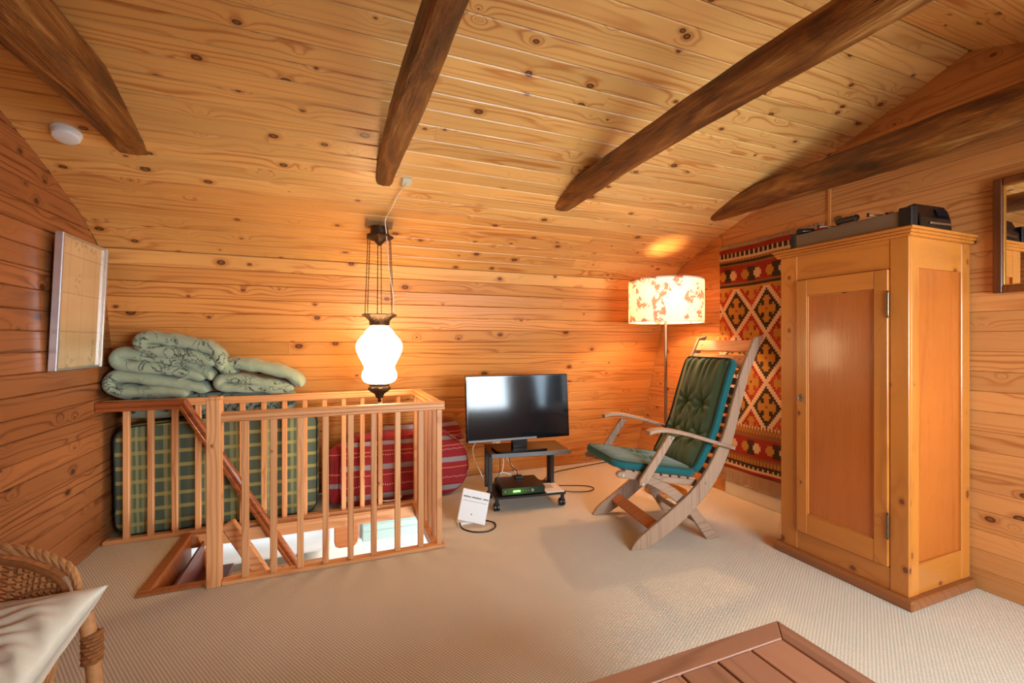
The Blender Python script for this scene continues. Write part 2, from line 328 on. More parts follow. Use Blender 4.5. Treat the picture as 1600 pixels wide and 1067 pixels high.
# ------------------------------------------------------------------ mesh helpers
LOC = {}
class MB:
    def __init__(s, xf=None): s.v = []; s.f = []; s.mi = []; s.xf = xf; s.smooth = False; s.cols = None
    def add(s, vs, fs, mi=0):
        b = len(s.v); s.v += [tuple(p) for p in vs]; s.f += [tuple(i+b for i in f) for f in fs]; s.mi += [mi]*len(fs)
    def box(s, x0, x1, y0, y1, z0, z1, c=0.0, mi=0):
        """box with chamfered vertical/horizontal edges when c>0"""
        bm = bmesh.new(); bmesh.ops.create_cube(bm, size=1)
        for v in bm.verts: v.co = Vector(((x0+x1)/2+v.co.x*(x1-x0), (y0+y1)/2+v.co.y*(y1-y0), (z0+z1)/2+v.co.z*(z1-z0)))
        if c > 0: bmesh.ops.bevel(bm, geom=bm.edges[:], offset=min(c, 0.45*min(x1-x0, y1-y0, z1-z0)), segments=1, affect='EDGES', profile=0.5)
        bm.verts.ensure_lookup_table()
        s.add([v.co[:] for v in bm.verts], [[v.index for v in f.verts] for f in bm.faces], mi); bm.free()
    def obox(s, p0, p1, wd, ht, up=(0, 0, 1), c=0.0, mi=0):
        """box along p0->p1, width wd sideways, ht along up"""
        p0 = Vector(p0); p1 = Vector(p1); d = (p1-p0); L = d.length; d.normalize(); up = Vector(up); sd = d.cross(up).normalized(); up = sd.cross(d)
        t = MB(); t.box(0, L, -wd/2, wd/2, -ht/2, ht/2, c)
        s.add([(p0+d*x+sd*y+up*z)[:] for x, y, z in t.v], t.f, mi)
    def prism(s, poly, fn, t0, t1, c=0.0, mi=0):
        """poly: 2D list; fn(a,b,t)->xyz ; optional chamfer c of the outline"""
        n = len(poly); lay = []
        cx = sum(p[0] for p in poly)/n; cy = sum(p[1] for p in poly)/n
        ar = sum(poly[i][0]*poly[(i+1) % n][1]-poly[(i+1) % n][0]*poly[i][1] for i in range(n))
        if c > 0:
            ins = inset(poly, c)
            sgn = 1 if t1 > t0 else -1
            rings = [(ins, t0), (poly, t0+c*sgn), (poly, t1-c*sgn), (ins, t1)]
        else: rings = [(poly, t0), (poly, t1)]
        vs = [fn(a, b, t) for pl, t in rings for a, b in pl]; fs = []
        for k in range(len(rings)-1):
            for i in range(n): j = (i+1) % n; fs.append((k*n+i, k*n+j, (k+1)*n+j, (k+1)*n+i))
        fs.append(tuple(range(n))[::-1]); fs.append(tuple((len(rings)-1)*n+i for i in range(n)))
        s.add(vs, fs, mi)
    def tube(s, path, r, n=8, mi=0, cap=True):
        path = [Vector(p) for p in path]; rs = r if isinstance(r, (list, tuple)) else [r]*len(path)
        T = []
        for i in range(len(path)):
            a = path[max(0, i-1)]; b = path[min(len(path)-1, i+1)]; T.append((b-a).normalized())
        up = Vector((0, 0, 1)) if abs(T[0].z) < 0.9 else Vector((1, 0, 0))
        nrm = T[0].cross(up).normalized(); vs = []
        for i, p in enumerate(path):
            nrm = (nrm-T[i]*nrm.dot(T[i])).normalized(); bn = T[i].cross(nrm)
            for k in range(n):
                a = 2*PI*k/n; vs.append((p+(nrm*math.cos(a)+bn*math.sin(a))*rs[i])[:])
        fs = [(i*n+k, i*n+(k+1) % n, (i+1)*n+(k+1) % n, (i+1)*n+k) for i in range(len(path)-1) for k in range(n)]
        if cap: fs += [tuple(range(n))[::-1], tuple((len(path)-1)*n+k for k in range(n))]
        s.add(vs, fs, mi)
    def lathe(s, prof, c=(0, 0), n=24, mi=0, cap=True, wav=None):
        vs = []
        for i, (r, z) in enumerate(prof):
            for k in range(n):
                a = 2*PI*k/n; rr = r*(1+(wav[0]*math.cos(wav[1]*a) if wav and i in wav[2] else 0))
                vs.append((c[0]+rr*math.cos(a), c[1]+rr*math.sin(a), z))
        m = len(prof)
        fs = [(i*n+k, i*n+(k+1) % n, (i+1)*n+(k+1) % n, (i+1)*n+k) for i in range(m-1) for k in range(n)]
        if cap: fs += [tuple(range(n))[::-1], tuple((m-1)*n+k for k in range(n))]
        s.add(vs, fs, mi)
    def build(s, name, mats, parent=None, smooth=False, origin=None, auto=True):
        vs = [tuple(s.xf(*p)) for p in s.v] if s.xf else s.v
        off = Vector(LOC[parent.name]) if parent else Vector(origin or (0, 0, 0))
        if parent is None and origin is None:
            xs = [v[0] for v in vs]; ys = [v[1] for v in vs]; zs = [v[2] for v in vs]
            off = Vector(((min(xs)+max(xs))/2, (min(ys)+max(ys))/2, min(zs)))
        me = bpy.data.meshes.new(name)
        me.from_pydata([(Vector(v)-off)[:] for v in vs], [], s.f)
        bm = bmesh.new(); bm.from_mesh(me); bmesh.ops.recalc_face_normals(bm, faces=bm.faces[:]); bm.to_mesh(me); bm.free()
        if not isinstance(mats, (list, tuple)): mats = [mats]
        for m in mats: me.materials.append(m)
        if len(mats) > 1: me.polygons.foreach_set('material_index', s.mi)
        if smooth:
            me.polygons.foreach_set('use_smooth', [True]*len(me.polygons))
            if auto:
                try: me.set_sharp_from_angle(angle=R(38))
                except Exception: pass
        o = bpy.data.objects.new(name, me); COL.objects.link(o)
        if parent: o.parent = parent
        else: o.location = off
        LOC[o.name] = tuple(off)
        return o
def inset(poly, c):
    n = len(poly); ar = sum(poly[i][0]*poly[(i+1) % n][1]-poly[(i+1) % n][0]*poly[i][1] for i in range(n)); sg = 1 if ar > 0 else -1
    out = []
    for i in range(n):
        a = Vector(poly[i-1]); b = Vector(poly[i]); d = Vector(poly[(i+1) % n])
        e1 = (b-a); e2 = (d-b)
        e1 = e1.normalized() if e1.length > 1e-9 else Vector((1, 0)); e2 = e2.normalized() if e2.length > 1e-9 else e1
        n1 = Vector((-e1.y, e1.x))*sg; n2 = Vector((-e2.y, e2.x))*sg; m = n1+n2
        if m.length < 1e-6: m = n1
        m.normalize(); k = c/max(0.5, m.dot(n1)); out.append((b.x+m.x*k, b.y+m.y*k))
    return out
def spline(pts, n=6):
    out = []
    for i in range(len(pts)-1):
        p0 = pts[max(0, i-1)]; p1 = pts[i]; p2 = pts[i+1]; p3 = pts[min(len(pts)-1, i+2)]
        for k in range(n):
            t = k/n; out.append(tuple(0.5*((2*b)+(-a+c)*t+(2*a-5*b+4*c-d)*t*t+(-a+3*b-3*c+d)*t**3) for a, b, c, d in zip(p0, p1, p2, p3)))
    out.append(tuple(pts[-1])); return out
def tag(o, label=None, cat=None, group=None, kind=None):
    if label: o['label'] = label
    if cat: o['category'] = cat
    if group: o['group'] = group
    if kind: o['kind'] = kind
    return o
def thing(name, loc, label=None, cat=None, group=None, kind=None):
    o = bpy.data.objects.new(name, None); o.empty_display_size = 0.1; COL.objects.link(o); o.location = loc; LOC[o.name] = tuple(loc)
    return tag(o, label, cat, group, kind)

# ------------------------------------------------------------------ room shell
XL, XR = -1.32, 3.03
YM = 1.26                                   # ridge
PROF = [(3.99, 0), (3.60, 1.30), (3.535, 1.62), (3.46, 1.83), (3.26, 1.965), (2.9, 2.125), (2.35, 2.33), (1.56, 2.62), (1.26, 2.74)]
def prof_z(Y):
    Y = YM+abs(Y-YM)
    for (a, b), (c, d) in zip(PROF, PROF[1:]):
        if c <= Y <= a: return b+(d-b)*(a-Y)/(a-c)
    return 2.74
def prof_y(z):
    for (a, b), (c, d) in zip(PROF, PROF[1:]):
        if b <= z <= d: return a+(c-a)*(z-b)/(d-b)
    return YM
TH = 0.018
plank_cache = {}
def plank_mesh(L, W, mat, ends=None):
    """board along x (0..L), width along y (-W/2..W/2), face at z=0, chamfered long edges, thickness below"""
    key = (round(L, 3), round(W, 4), mat.name); side = mat.name == 'pine_plank_gable'
    if ends is None and key in plank_cache: return plank_cache[key]
    g, c = (0.0006, 0.0022) if side else (0.0009, 0.0045)
    cs = [(-W/2+g, -TH), (-W/2+g, -c), (-W/2+g+c, 0), (0, 0.0004), (W/2-g-c, 0), (W/2-g, -c), (W/2-g, -TH)]
    (a0, a1), (b0, b1) = ends or ((0, 0), (L, L))
    vs = []
    for x_lo, x_hi in ((a0, a1), (b0, b1)):
        for (y, z) in cs: t = (y+W/2)/W; vs.append((x_lo+(x_hi-x_lo)*t, y, z))
    n = len(cs); fs = [(i, (i+1) % n, n+(i+1) % n, n+i) for i in range(n)] + [tuple(range(n))[::-1], tuple(n+i for i in range(n))]
    me = bpy.data.meshes.new('plank'); me.from_pydata(vs, [], fs); me.materials.append(mat)
    bm = bmesh.new(); bm.from_mesh(me); bmesh.ops.recalc_face_normals(bm, faces=bm.faces[:]); bm.to_mesh(me); bm.free()
    if ends is None: plank_cache[key] = me
    return me
def plank_obj(me, parent, origin, ex, ey, ez):
    o = bpy.data.objects.new('plank', me); COL.objects.link(o); o.parent = parent
    p = Vector(origin)-Vector(LOC[parent.name])
    m = Matrix((ex, ey, ez)).transposed().to_4x4(); m.translation = p; o.matrix_local = m
    return o
# profile arc sampled at plank pitch
def arc_rows(pitch):
    pts = [Vector((a, b)) for a, b in PROF]; out = [pts[0].copy()]; i = 0; cur = pts[0].copy(); need = pitch
    while i < len(pts)-1:
        seg = (pts[i+1]-cur).length
        if seg >= need: cur = cur+(pts[i+1]-cur).normalized()*need; out.append(cur.copy()); need = pitch
        else: need -= seg; cur = pts[i+1].copy(); i += 1
    if (pts[-1]-out[-1]).length > 0.02: out.append(pts[-1])
    else: out[-1] = pts[-1].copy()
    return out
rows = arc_rows(0.1)
wall_back = thing('wall_back', (0, 3.99, 0), kind='structure'); ceiling_back = thing('ceiling', (0, 3.4, 1.9), kind='structure')
wall_front = thing('wall_front', (0, -1.47, 0), kind='structure'); ceiling_front = thing('ceiling', (0, -0.9, 1.9), kind='structure')
rnd = random.Random(11)
for i in range(len(rows)-1):
    for side in (1, -1):
        a = rows[i]; b = rows[i+1]
        A = Vector((0, YM+(a.x-YM)*side, a.y)); B = Vector((0, YM+(b.x-YM)*side, b.y))
        mid = (A+B)/2; ey = (B-A).normalized(); W = (B-A).length
        inward = Vector((0, -1, 0)) if side == 1 else Vector((0, 1, 0))
        ex = Vector((1, 0, 0)); ez = ex.cross(ey)
        inner = Vector((0, YM, 1.0))-mid
        if ez.dot(inner) < 0: ex = -ex; ez = ex.cross(ey)
        par = (wall_back if mid.z < 1.6 else ceiling_back) if side == 1 else (wall_front if mid.z < 1.6 else ceiling_front)
        spans = []
        if side == -1 and 0.75 < mid.z < 1.65: spans = [(XL, WIN_F[0]), (WIN_F[1], XR)]
        elif rnd.random() < 0.45: c = rnd.choice([-0.3, 0.5, 0.9, 1.3, 1.9, 2.3]) ; spans = [(XL, c), (c, XR)]
        else: spans = [(XL, XR)]
        for x0, x1 in spans:
            L = x1-x0-0.0012
            ox = x0 if ex.x > 0 else x1
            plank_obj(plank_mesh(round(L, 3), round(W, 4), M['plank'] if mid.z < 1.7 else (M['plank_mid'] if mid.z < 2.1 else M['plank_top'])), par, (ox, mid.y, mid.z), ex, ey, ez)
# gable walls
def gable(name, X, sgn, window, mat, pitch=0.1):
    root = thing(name, (X, YM, 0), kind='structure'); z = 0.0; k = 0
    while z < 2.73:
        z1 = min(z+pitch, 2.735); zm = (z+z1)/2
        ylo, yhi = prof_y(z), prof_y(z1)
        yn0, yn1 = 2*YM-ylo, 2*YM-yhi
        ivs = [((yn0, yn1), (ylo, yhi))]
        y0, y1, wz0, wz1 = window
        if wz0 < zm < wz1: ivs = [((yn0, yn1), (y0, y0)), ((y1, y1), (ylo, yhi))]
        elif k % 3 == 1:
            c = [0.9, 2.2, 1.95, 1.5][k % 4]
            if yn1+0.2 < c < yhi-0.2: ivs = [((yn0, yn1), (c, c)), ((c+0.001, c+0.001), (ylo, yhi))]
        for (p0, p1), (q0, q1) in ivs:
            # plank local x runs along +Y (ex), y up, z inward
            if sgn < 0:      # right wall faces -X : ex=-Y? choose ex so that ex x ey = inward
                ex = Vector((0, -1, 0)); base = max(q0, q1); ends = ((base-q0, base-q1), (base-p0, base-p1)); org = (X, base, zm)
                ez = ex.cross(Vector((0, 0, 1)))
                if ez.x > 0: raise SystemExit('bad')
            else:
                ex = Vector((0, 1, 0)); base = min(p0, p1); ends = ((p0-base, p1-base), (q0-base, q1-base)); org = (X, base, zm); ez = ex.cross(Vector((0, 0, 1)))
            plank_obj(plank_mesh(0, z1-z, mat, ends), root, org, ex, Vector((0, 0, 1)), ez)
        z = z1; k += 1
    return root
gable('wall_right', XR, -1, WIN_R, M['plank_side']); gable('wall_left', XL, 1, WIN_L, M['plank_left_shaded'])
# outer skins behind the boards (keep daylight out of the joints)
b = MB()
hx0, hx1, hy0, hy1 = -0.86, 0.60, 2.745, 3.455           # stair opening
fb = MB()
for (x0, x1, y0, y1) in ((XL-0.05, hx0, -1.5, 4.02), (hx1, XR+0.05, -1.5, 4.02), (hx0, hx1, -1.5, hy0), (hx0, hx1, hy1, 4.02)): fb.box(x0, x1, y0, y1, -0.075, 0)
tag(fb.build('floor', M['carpet'], origin=(0, 0, 0)), kind='structure')
sk = MB()
for i in range(len(rows)-1):
    for side in (1, -1):
        a, c = rows[i], rows[i+1]; mz = (a.y+c.y)/2
        A = (YM+(a.x-YM)*side, a.y); B = (YM+(c.x-YM)*side, c.y)
        spans = [(XL-0.06, XR+0.06)]
        if side == -1 and 0.75 < mz < 1.65: spans = [(XL-0.06, WIN_F[0]), (WIN_F[1], XR+0.06)]
        for x0, x1 in spans:
            o_ = 0.03
            dy = (0.03 if side == 1 else -0.03)
            pts = [(A[0]+dy*0.9, A[1]+0.018), (B[0]+dy*0.9, B[1]+0.018), (B[0]+dy*2, B[1]+0.06), (A[0]+dy*2, A[1]+0.06)]
            sk.add([(x, p[0], p[1]) for x in (x0, x1) for p in pts], [(0, 1, 2, 3), (4, 5, 6, 7), (0, 1, 5, 4), (1, 2, 6, 5), (2, 3, 7, 6), (3, 0, 4, 7)])
sk.box(XL-0.06, XR+0.06, 1.10, 1.42, 2.76, 2.83)
tag(sk.build('roof_shell', M['old_plate'], origin=(0, 0, 0)), kind='structure')
for X, win, nm in ((XR+0.045, WIN_R, 'right'), (XL-0.045, WIN_L, 'left')):
    g = MB(); y0, y1, z0, z1 = win
    if nm == 'left': y0, y1, z0, z1 = 0.0, 0.0, 1.0, 1.0
    for (a0, a1, c0, c1) in ((-1.6, y0, -0.1, 2.85), (y1, 4.1, -0.1, 2.85), (y0, y1, -0.1, z0), (y0, y1, z1, 2.85)):
        if a1-a0 > 0.01: g.box(X-0.02, X+0.02, a0, a1, c0, c1)
    tag(g.build('outer_wall_'+nm, M['old_plate'], origin=(X, 0, 0)), kind='structure')
def window(n, cx, cy, cz, W, H, ax, ay, nrm):
    """frame with mullions + panes; ax: unit along width, ay: unit along height"""
    ax, ay, nrm = Vector(ax), Vector(ay), Vector(nrm); c = Vector((cx, cy, cz))
    root = thing('window_%d' % n, c, kind='structure')
    f = MB(lambda x, y, z: c+ax*x+ay*y+nrm*z)
    t = 0.055
    f.box(-W/2, W/2, -H/2, -H/2+t, -0.05, 0.025, 0.004); f.box(-W/2, W/2, H/2-t, H/2, -0.05, 0.025, 0.004)
    f.box(-W/2, -W/2+t, -H/2+t, H/2-t, -0.05, 0.025, 0.004); f.box(W/2-t, W/2, -H/2+t, H/2-t, -0.05, 0.025, 0.004)
    k = max(1, round(W/0.7)); xs = [-W/2+t+(W-2*t)*i/k for i in range(k+1)]
    for x in xs[1:-1]: f.box(x-0.02, x+0.02, -H/2+t, H/2-t, -0.045, 0.015, 0.003)
    f.build('window_frame', M['white_paint'], root)
    for a, b_ in zip(xs, xs[1:]):
        p = MB(lambda x, y, z: c+ax*x+ay*y+nrm*z); p.box(a+0.005, b_-0.005, -H/2+t, H/2-t, -0.02, -0.016); p.build('pane', M['pane'], root)
window(1, XR, (WIN_R[0]+WIN_R[1])/2, (WIN_R[2]+WIN_R[3])/2, WIN_R[1]-WIN_R[0], WIN_R[3]-WIN_R[2], (0, 1, 0), (0, 0, 1), (-1, 0, 0))
if 0: window(2, XL, (WIN_L[0]+WIN_L[1])/2, (WIN_L[2]+WIN_L[3])/2, WIN_L[1]-WIN_L[0], WIN_L[3]-WIN_L[2], (0, 1, 0), (0, 0, 1), (1, 0, 0))
ya, yb = 2*YM-prof_y(0.74), 2*YM-prof_y(1.66)
up = Vector((0, yb-ya, 0.92)); Hs = up.length; up.normalize()
window(2, (WIN_F[0]+WIN_F[1])/2, (ya+yb)/2, 1.20, WIN_F[1]-WIN_F[0], Hs, (1, 0, 0), up, (0, up.z, -up.y))

# vertical joint bead and small trims on the right gable
t_ = MB(); t_.box(XR-0.008, XR, 1.945, 1.967, 1.80, prof_z(1.95)-0.01, 0.003); tag(t_.build('trim_1', M['trim']), kind='structure')
t_ = MB(); t_.box(XR-0.008, XR, 2.83, 2.852, 1.2, prof_z(2.84)-0.01, 0.003); tag(t_.build('trim_2', M['trim']), kind='structure')
# white skirting box below the rug
t_ = MB(); t_.box(XR-0.013, XR, 1.95, 2.79, 0, 0.10, 0.004); t_.box(XR-0.010, XR, 1.95, 2.79, 0.103, 0.215, 0.004)
tag(t_.build('baseboard_right', M['white_paint']), kind='structure')

# ------------------------------------------------------------------ hewn tie beams
def log_beam(xc, wd, zb, zt, y0, y1, label, seed, bow=0.0, pw=0.62):
    rr = random.Random(seed); b = MB(); n = 14; m = 40; vs = []
    ph = [rr.uniform(0, 6) for _ in range(6)]
    for i in range(m+1):
        y = y0+(y1-y0)*i/m; s_ = i/m
        w_ = wd*(1+0.07*math.sin(4*s_*PI+ph[0])+0.04*math.sin(11*s_+ph[1])); cx = xc+0.012*math.sin(5*s_+ph[2])+bow*math.sin(PI*s_)
        zb_ = zb+0.012*math.sin(7*s_+ph[3]); zt_ = zt+0.01*math.sin(6*s_+ph[4]); h_ = (zt_-zb_)/2; zc = (zt_+zb_)/2
        for k in range(n):
            a = 2*PI*(k+0.5)/n; ca, sa = math.cos(a), math.sin(a)
            p = pw; x = abs(ca)**p*(1 if ca > 0 else -1)*w_/2; z = abs(sa)**p*(1 if sa > 0 else -1)*h_
            j = 1+rr.uniform(-0.025, 0.025)
            vs.append((cx+x*j, y, zc+z*j))
    fs = [(i*n+k, i*n+(k+1) % n, (i+1)*n+(k+1) % n, (i+1)*n+k) for i in range(m) for k in range(n)] + [tuple(range(n)), tuple(m*n+k for k in range(n))]
    b.add(vs, fs); o = b.build('ceiling_beam', M['beam'], smooth=True); tag(o, label, 'beam', 'hewn tie beams under the boarded ceiling')
log_beam(-0.915, 0.13, 2.165, 2.36, -0.38, 2.80, 'dark hewn timber tie beam at the far left, beside the smoke detector', 1, pw=0.3)
log_beam(0.292, 0.115, 2.165, 2.275, -0.28, 2.79, 'dark round log tie beam above the junction box, second from the left wall', 2)
log_beam(1.478, 0.145, 2.175, 2.30, -0.28, 2.79, 'dark round log tie beam in the middle right, ending between television and floor lamp', 3)
log_beam(2.79, 0.18, 2.19, 2.36, -0.28, 2.80, 'dark log tie beam beside the right gable, above the wardrobe', 4)

# ------------------------------------------------------------------ stair opening, stair, downstairs
rim = thing('stair_opening_lining', (-0.13, 3.1, 0), 'pine fascia boards lining the rectangular stair opening in the carpet', 'lining')
for nm, bx in (('front_board', (hx0, hx1, hy0, hy0+0.018, -0.08, 0.004)), ('back_board', (hx0, hx1, hy1-0.018, hy1, -0.08, 0.004)), ('right_board', (hx1-0.018, hx1, hy0+0.018, hy1-0.018, -0.08, 0.004)), ('left_board', (hx0, hx0+0.018, hy0+0.018, hy1-0.018, -0.36, 0.004))):
    r_ = MB(); r_.box(*bx, 0.002); r_.build(nm, M['stair_wood'] if nm == 'left_board' else M['rail_x'], rim)
n_ = MB(); n_.box(hx0-0.035, hx0+0.02, hy0-0.01, hy1, 0.0, 0.016, 0.005); n_.build('nosing', M['plinth'], rim)
n_ = MB(); n_.box(hx0-0.035, -0.61, hy0-0.045, hy0+0.01, 0.0, 0.012, 0.004); n_.build('nosing', M['plinth'], rim)
stair = thing('staircase', (-0.2, 3.1, -2.4), 'steep wooden stair with brown treads going down through the railed opening', 'stair')
sx0, sz0, slope = -0.84, 0.0, 2.15
def stringer(y0, y1, x_top, z_top, L, mat, name='stringer', depth=0.20):
    s_ = MB(); dx = L/math.hypot(1, slope); dz = -dx*slope
    nx, nz = slope/math.hypot(1, slope), 1/math.hypot(1, slope)
    p = [(x_top, z_top), (x_top+dx, z_top+dz), (x_top+dx-nx*depth, z_top+dz-nz*depth), (x_top-nx*depth*0.0, z_top-depth*1.6)]
    s_.prism(p, lambda a, b_, t: (a, t, b_), y0, y1, 0.003); return s_.build(name, mat, stair)
stringer(hy1-0.05, hy1-0.022, -0.80, -0.01, 2.7, M['stair_wood'])
stringer(hy0+0.03, hy0+0.058, -0.80, -0.01, 2.7, M['stair_wood'])
for k in range(9):
    z = -0.20-0.23*k; x = -0.84+(0.2+0.23*k)/slope
    s_ = MB(); s_.box(x-0.03 if k else -0.862, x+0.15 if k else -0.60, hy0+0.06, hy1-0.052, z-0.03, z, 0.004); s_.build('tread', M['tread'], stair)
    s_ = MB(); s_.box(x-0.03, x-0.018, hy0+0.06, hy1-0.052, z, z+0.2 if k else z+0.17, 0.0); s_.build('riser', M['tread'], stair)
# lower balustrade board inside the opening, beside the newel post
gb = MB(); gb.obox((-0.535, 2.86, 0.255), (-0.235, 2.86, -0.29), 0.045, 0.07, up=(0.87, 0, 0.5), c=0.006); tag(gb.build('stair_guard_rail', M['rail_x'], smooth=False), 'short thick pine guard board slanting down just behind the newel post', 'rail')
lw = MB(); lw.box(-1.4, 3.1, 4.22, 4.3, -2.4, -0.076); tag(lw.build('wall_downstairs', M['lower_wall']), kind='structure')
lw = MB(); lw.box(-1.4, 3.1, 0.0, 4.3, -2.5, -2.4); tag(lw.build('floor_downstairs', M['lower_floor']), kind='structure')
lw = MB(); lw.box(-1.48, -1.4, 0.0, 4.3, -2.4, -0.076); lw.box(3.1, 3.18, 0, 4.3, -2.4, -0.076); lw.box(-1.4, 3.1, -0.08, 0, -2.4, -0.076); tag(lw.build('wall_downstairs_sides', M['lower_wall'], origin=(0, 0, -2.4)), kind='structure')
bl = MB(); n = 12
pf = [(4.20-0.17*math.sin(PI*k/n), -0.43-0.10*math.cos(PI*k/n)) for k in range(n+1)]
bl.prism(pf, lambda a, b_, t: (t, a, b_), -1.05, -0.02); tag(bl.build('roller_blind', M['white'], smooth=True), 'white rolled blind downstairs, seen through the stair opening behind the balusters', 'blind')
bl = MB(); bl.box(-1.05, -0.03, 4.03, 4.10, -0.61, -0.565, 0.006); tag(bl.build('curtain_rail', M['rail_x']), 'light wooden curtain pole board under the white blind downstairs', 'rail')
cv = MB(); k = 60
vs = []; 
for i in range(k+1):
    x = -1.0+0.96*i/k; y = 4.08+0.018*math.sin(i*1.1)
    vs += [(x, y, -0.61), (x, y, -1.4), (x, y+0.006, -1.4), (x, y+0.006, -0.61)]
fs = [(4*i+a, 4*i+(a+1) % 4, 4*i+4+(a+1) % 4, 4*i+4+a) for i in range(k) for a in range(4)]
cv.add(vs, fs); tag(cv.build('patterned_curtain', M['curtain'], smooth=True), 'pale curtain with teal and pink pattern downstairs, seen through the stair opening', 'curtain')
cb = MB(); pl = [(0.01, -0.078), (0.195, -0.078), (0.195, -0.34), (0.185, -0.39), (0.16, -0.415), (0.05, -0.415), (0.02, -0.40), (0.01, -0.36)]
cb.prism(pl, lambda a, b_, t: (a, t, b_), 3.86, 3.9, 0.006); cb.box(0.04, 0.17, 3.9, 4.22, -0.12, -0.09); tag(cb.build('wooden_bracket_board', M['stair_wood']), 'brown wooden board with rounded lower corners hanging downstairs below the railing', 'board')
cn = MB(); cn.box(0.24, 1.6, 4.12, 4.22, -0.42, -0.36, 0.008); cn.box(0.24, 1.6, 4.15, 4.22, -0.52, -0.425, 0.008); tag(cn.build('trim_3', M['teal_paint']), kind='structure')

# ------------------------------------------------------------------ balustrade
RZ = 0.885
rail = thing('stair_railing', (-0.56, 2.7, 0), 'pine balustrade with square balusters around the stair opening', 'railing')
b = MB(); b.box(-0.594, -0.53, 2.665, 2.725, 0.0, 0.955, 0.004); b.box(-0.596, -0.528, 2.663, 2.727, 0.955, 0.968, 0.004)
b.build('newel_post', M['rail_z'], rail)
def moulded_rail(p0, p1, mat, parent, w=0.06, h=0.048, name='top_rail'):
    p0, p1 = Vector(p0), Vector(p1); d = (p1-p0).normalized(); sd = d.cross(Vector((0, 0, 1))).normalized(); upv = sd.cross(d)
    pr = [(-w/2+0.006, 0), (-w/2, 0.006), (-w/2, 0.014), (-w/2+0.008, 0.019), (-w/2+0.008, h-0.014), (-w/2+0.001, h-0.008), (-w/2+0.005, h), (w/2-0.005, h), (w/2-0.001, h-0.008), (w/2-0.008, h-0.014), (w/2-0.008, 0.019), (w/2, 0.014), (w/2, 0.006), (w/2-0.006, 0)]
    L = (p1-p0).length
    m = MB(); m.prism(pr, lambda a, b_, t: (p0+d*t+sd*a+upv*b_)[:], 0, L); return m.build(name, mat, parent)
ZR = RZ-0.048
YF, YB, XS = 2.70, 3.49, 0.595
moulded_rail((-0.53, YF, ZR), (XS+0.035, YF, ZR), M['rail_x'], rail)
moulded_rail((XS, YF+0.03, ZR), (XS, YB-0.03, ZR), M['rail_y'], rail)
moulded_rail((XL+0.012, YB, ZR), (XS+0.03, YB, ZR), M['rail_x'], rail)
for bx, mt in (((-0.53, XS+0.04, YF-0.03, YF+0.03, 0.0, 0.022), 'rail_x'), ((XS-0.03, XS+0.03, YF+0.03, YB-0.03, 0.0, 0.022), 'rail_y'), ((XL+0.012, XS+0.03, YB-0.03, YB+0.03, 0.0, 0.026), 'rail_x')):
    b = MB(); b.box(*bx, 0.005); b.build('bottom_rail', M[mt], rail)
bal = None
def baluster(x, y, w=0.032):
    global bal
    if bal is None:
        b = MB(); b.box(-w/2, w/2, -w/2, w/2, 0.02, ZR+0.001, 0.003); bal = b.build('baluster', M['rail_z'], rail, origin=None)
        # local mesh relative to rail root: shift so that object carries the position
        for v in bal.data.vertices: v.co += Vector(LOC[rail.name])
        o = bal
    else:
        o = bal.copy(); COL.objects.link(o); o.parent = rail
    o.location = (x-LOC[rail.name][0], y-LOC[rail.name][1], -LOC[rail.name][2]); return o
for x in (-0.425, -0.294, -0.164, -0.037, 0.094, 0.22, 0.354, 0.489, 0.60): baluster(x, YF)
for y in (2.83, 2.96, 3.09, 3.22, 3.35): baluster(XS+0.002, y)
def X_at(px, Y):
    u = (px-800)/700; s_, c_ = 0.371391, 0.928477
    return Y*(s_+c_*u)/(c_-s_*u)
for px in (198, 236, 273.6, 310, 345, 379, 412.5, 444.7, 476.4, 507, 537, 566, 594, 622): baluster(X_at(px, YB), YB)
baluster(XS, YB)
hand = thing('wall_handrail', (-1.3, 3.42, 0.8), 'glossy reddish wooden handrail running level from the left wall, then slanting down the stair', 'handrail')
def round_rail(p0, p1, mat, up, name, cut0=0, cut1=0, ref=None):
    p0, p1 = Vector(p0), Vector(p1); d = (p1-p0).normalized(); sd = Vector((0, 1, 0)); upv = Vector(up)
    pr = [(-0.02, -0.028), (-0.024, -0.012), (-0.018, -0.006), (-0.026, 0.004), (-0.028, 0.016), (-0.022, 0.027), (-0.008, 0.032), (0.008, 0.032), (0.022, 0.027), (0.028, 0.016), (0.026, 0.004), (0.018, -0.006), (0.024, -0.012), (0.02, -0.028)]
    m = MB(); n = len(pr); vs = []
    for p, cut in ((p0, cut0), (p1, cut1)):
        for a, b_ in pr: vs.append((p+sd*a+upv*b_+d*(cut*b_))[:])
    fs = [(i, (i+1) % n, n+(i+1) % n, n+i) for i in range(n)]+[tuple(range(n))[::-1], tuple(n+i for i in range(n))]
    m.add(vs, fs); return m.build(name, mat, hand, smooth=True)
hx, hz = -0.885, 0.853; dd = Vector((0.49, 0, -0.87)).normalized(); un = Vector((0.87, 0, 0.49)).normalized()
mit = math.tan(R(60.6)/2)
YH = 3.425
round_rail((XL+0.004, YH, hz), (hx, YH, hz), M['hand_x'], (0, 0, 1), 'level_rail', 0, mit)
round_rail((hx, YH, hz), Vector((hx, YH, hz))+dd*1.55, M['hand_x'], un, 'sloping_rail', -mit, 0)
for x in (-1.15, -0.98):
    b = MB(); b.tube([(x, YH, hz-0.02), (x, YH+0.02, hz-0.045), (x, YB-0.015, hz-0.045)], 0.006, 6); b.build('bracket', M['dark_metal'], hand, smooth=True)

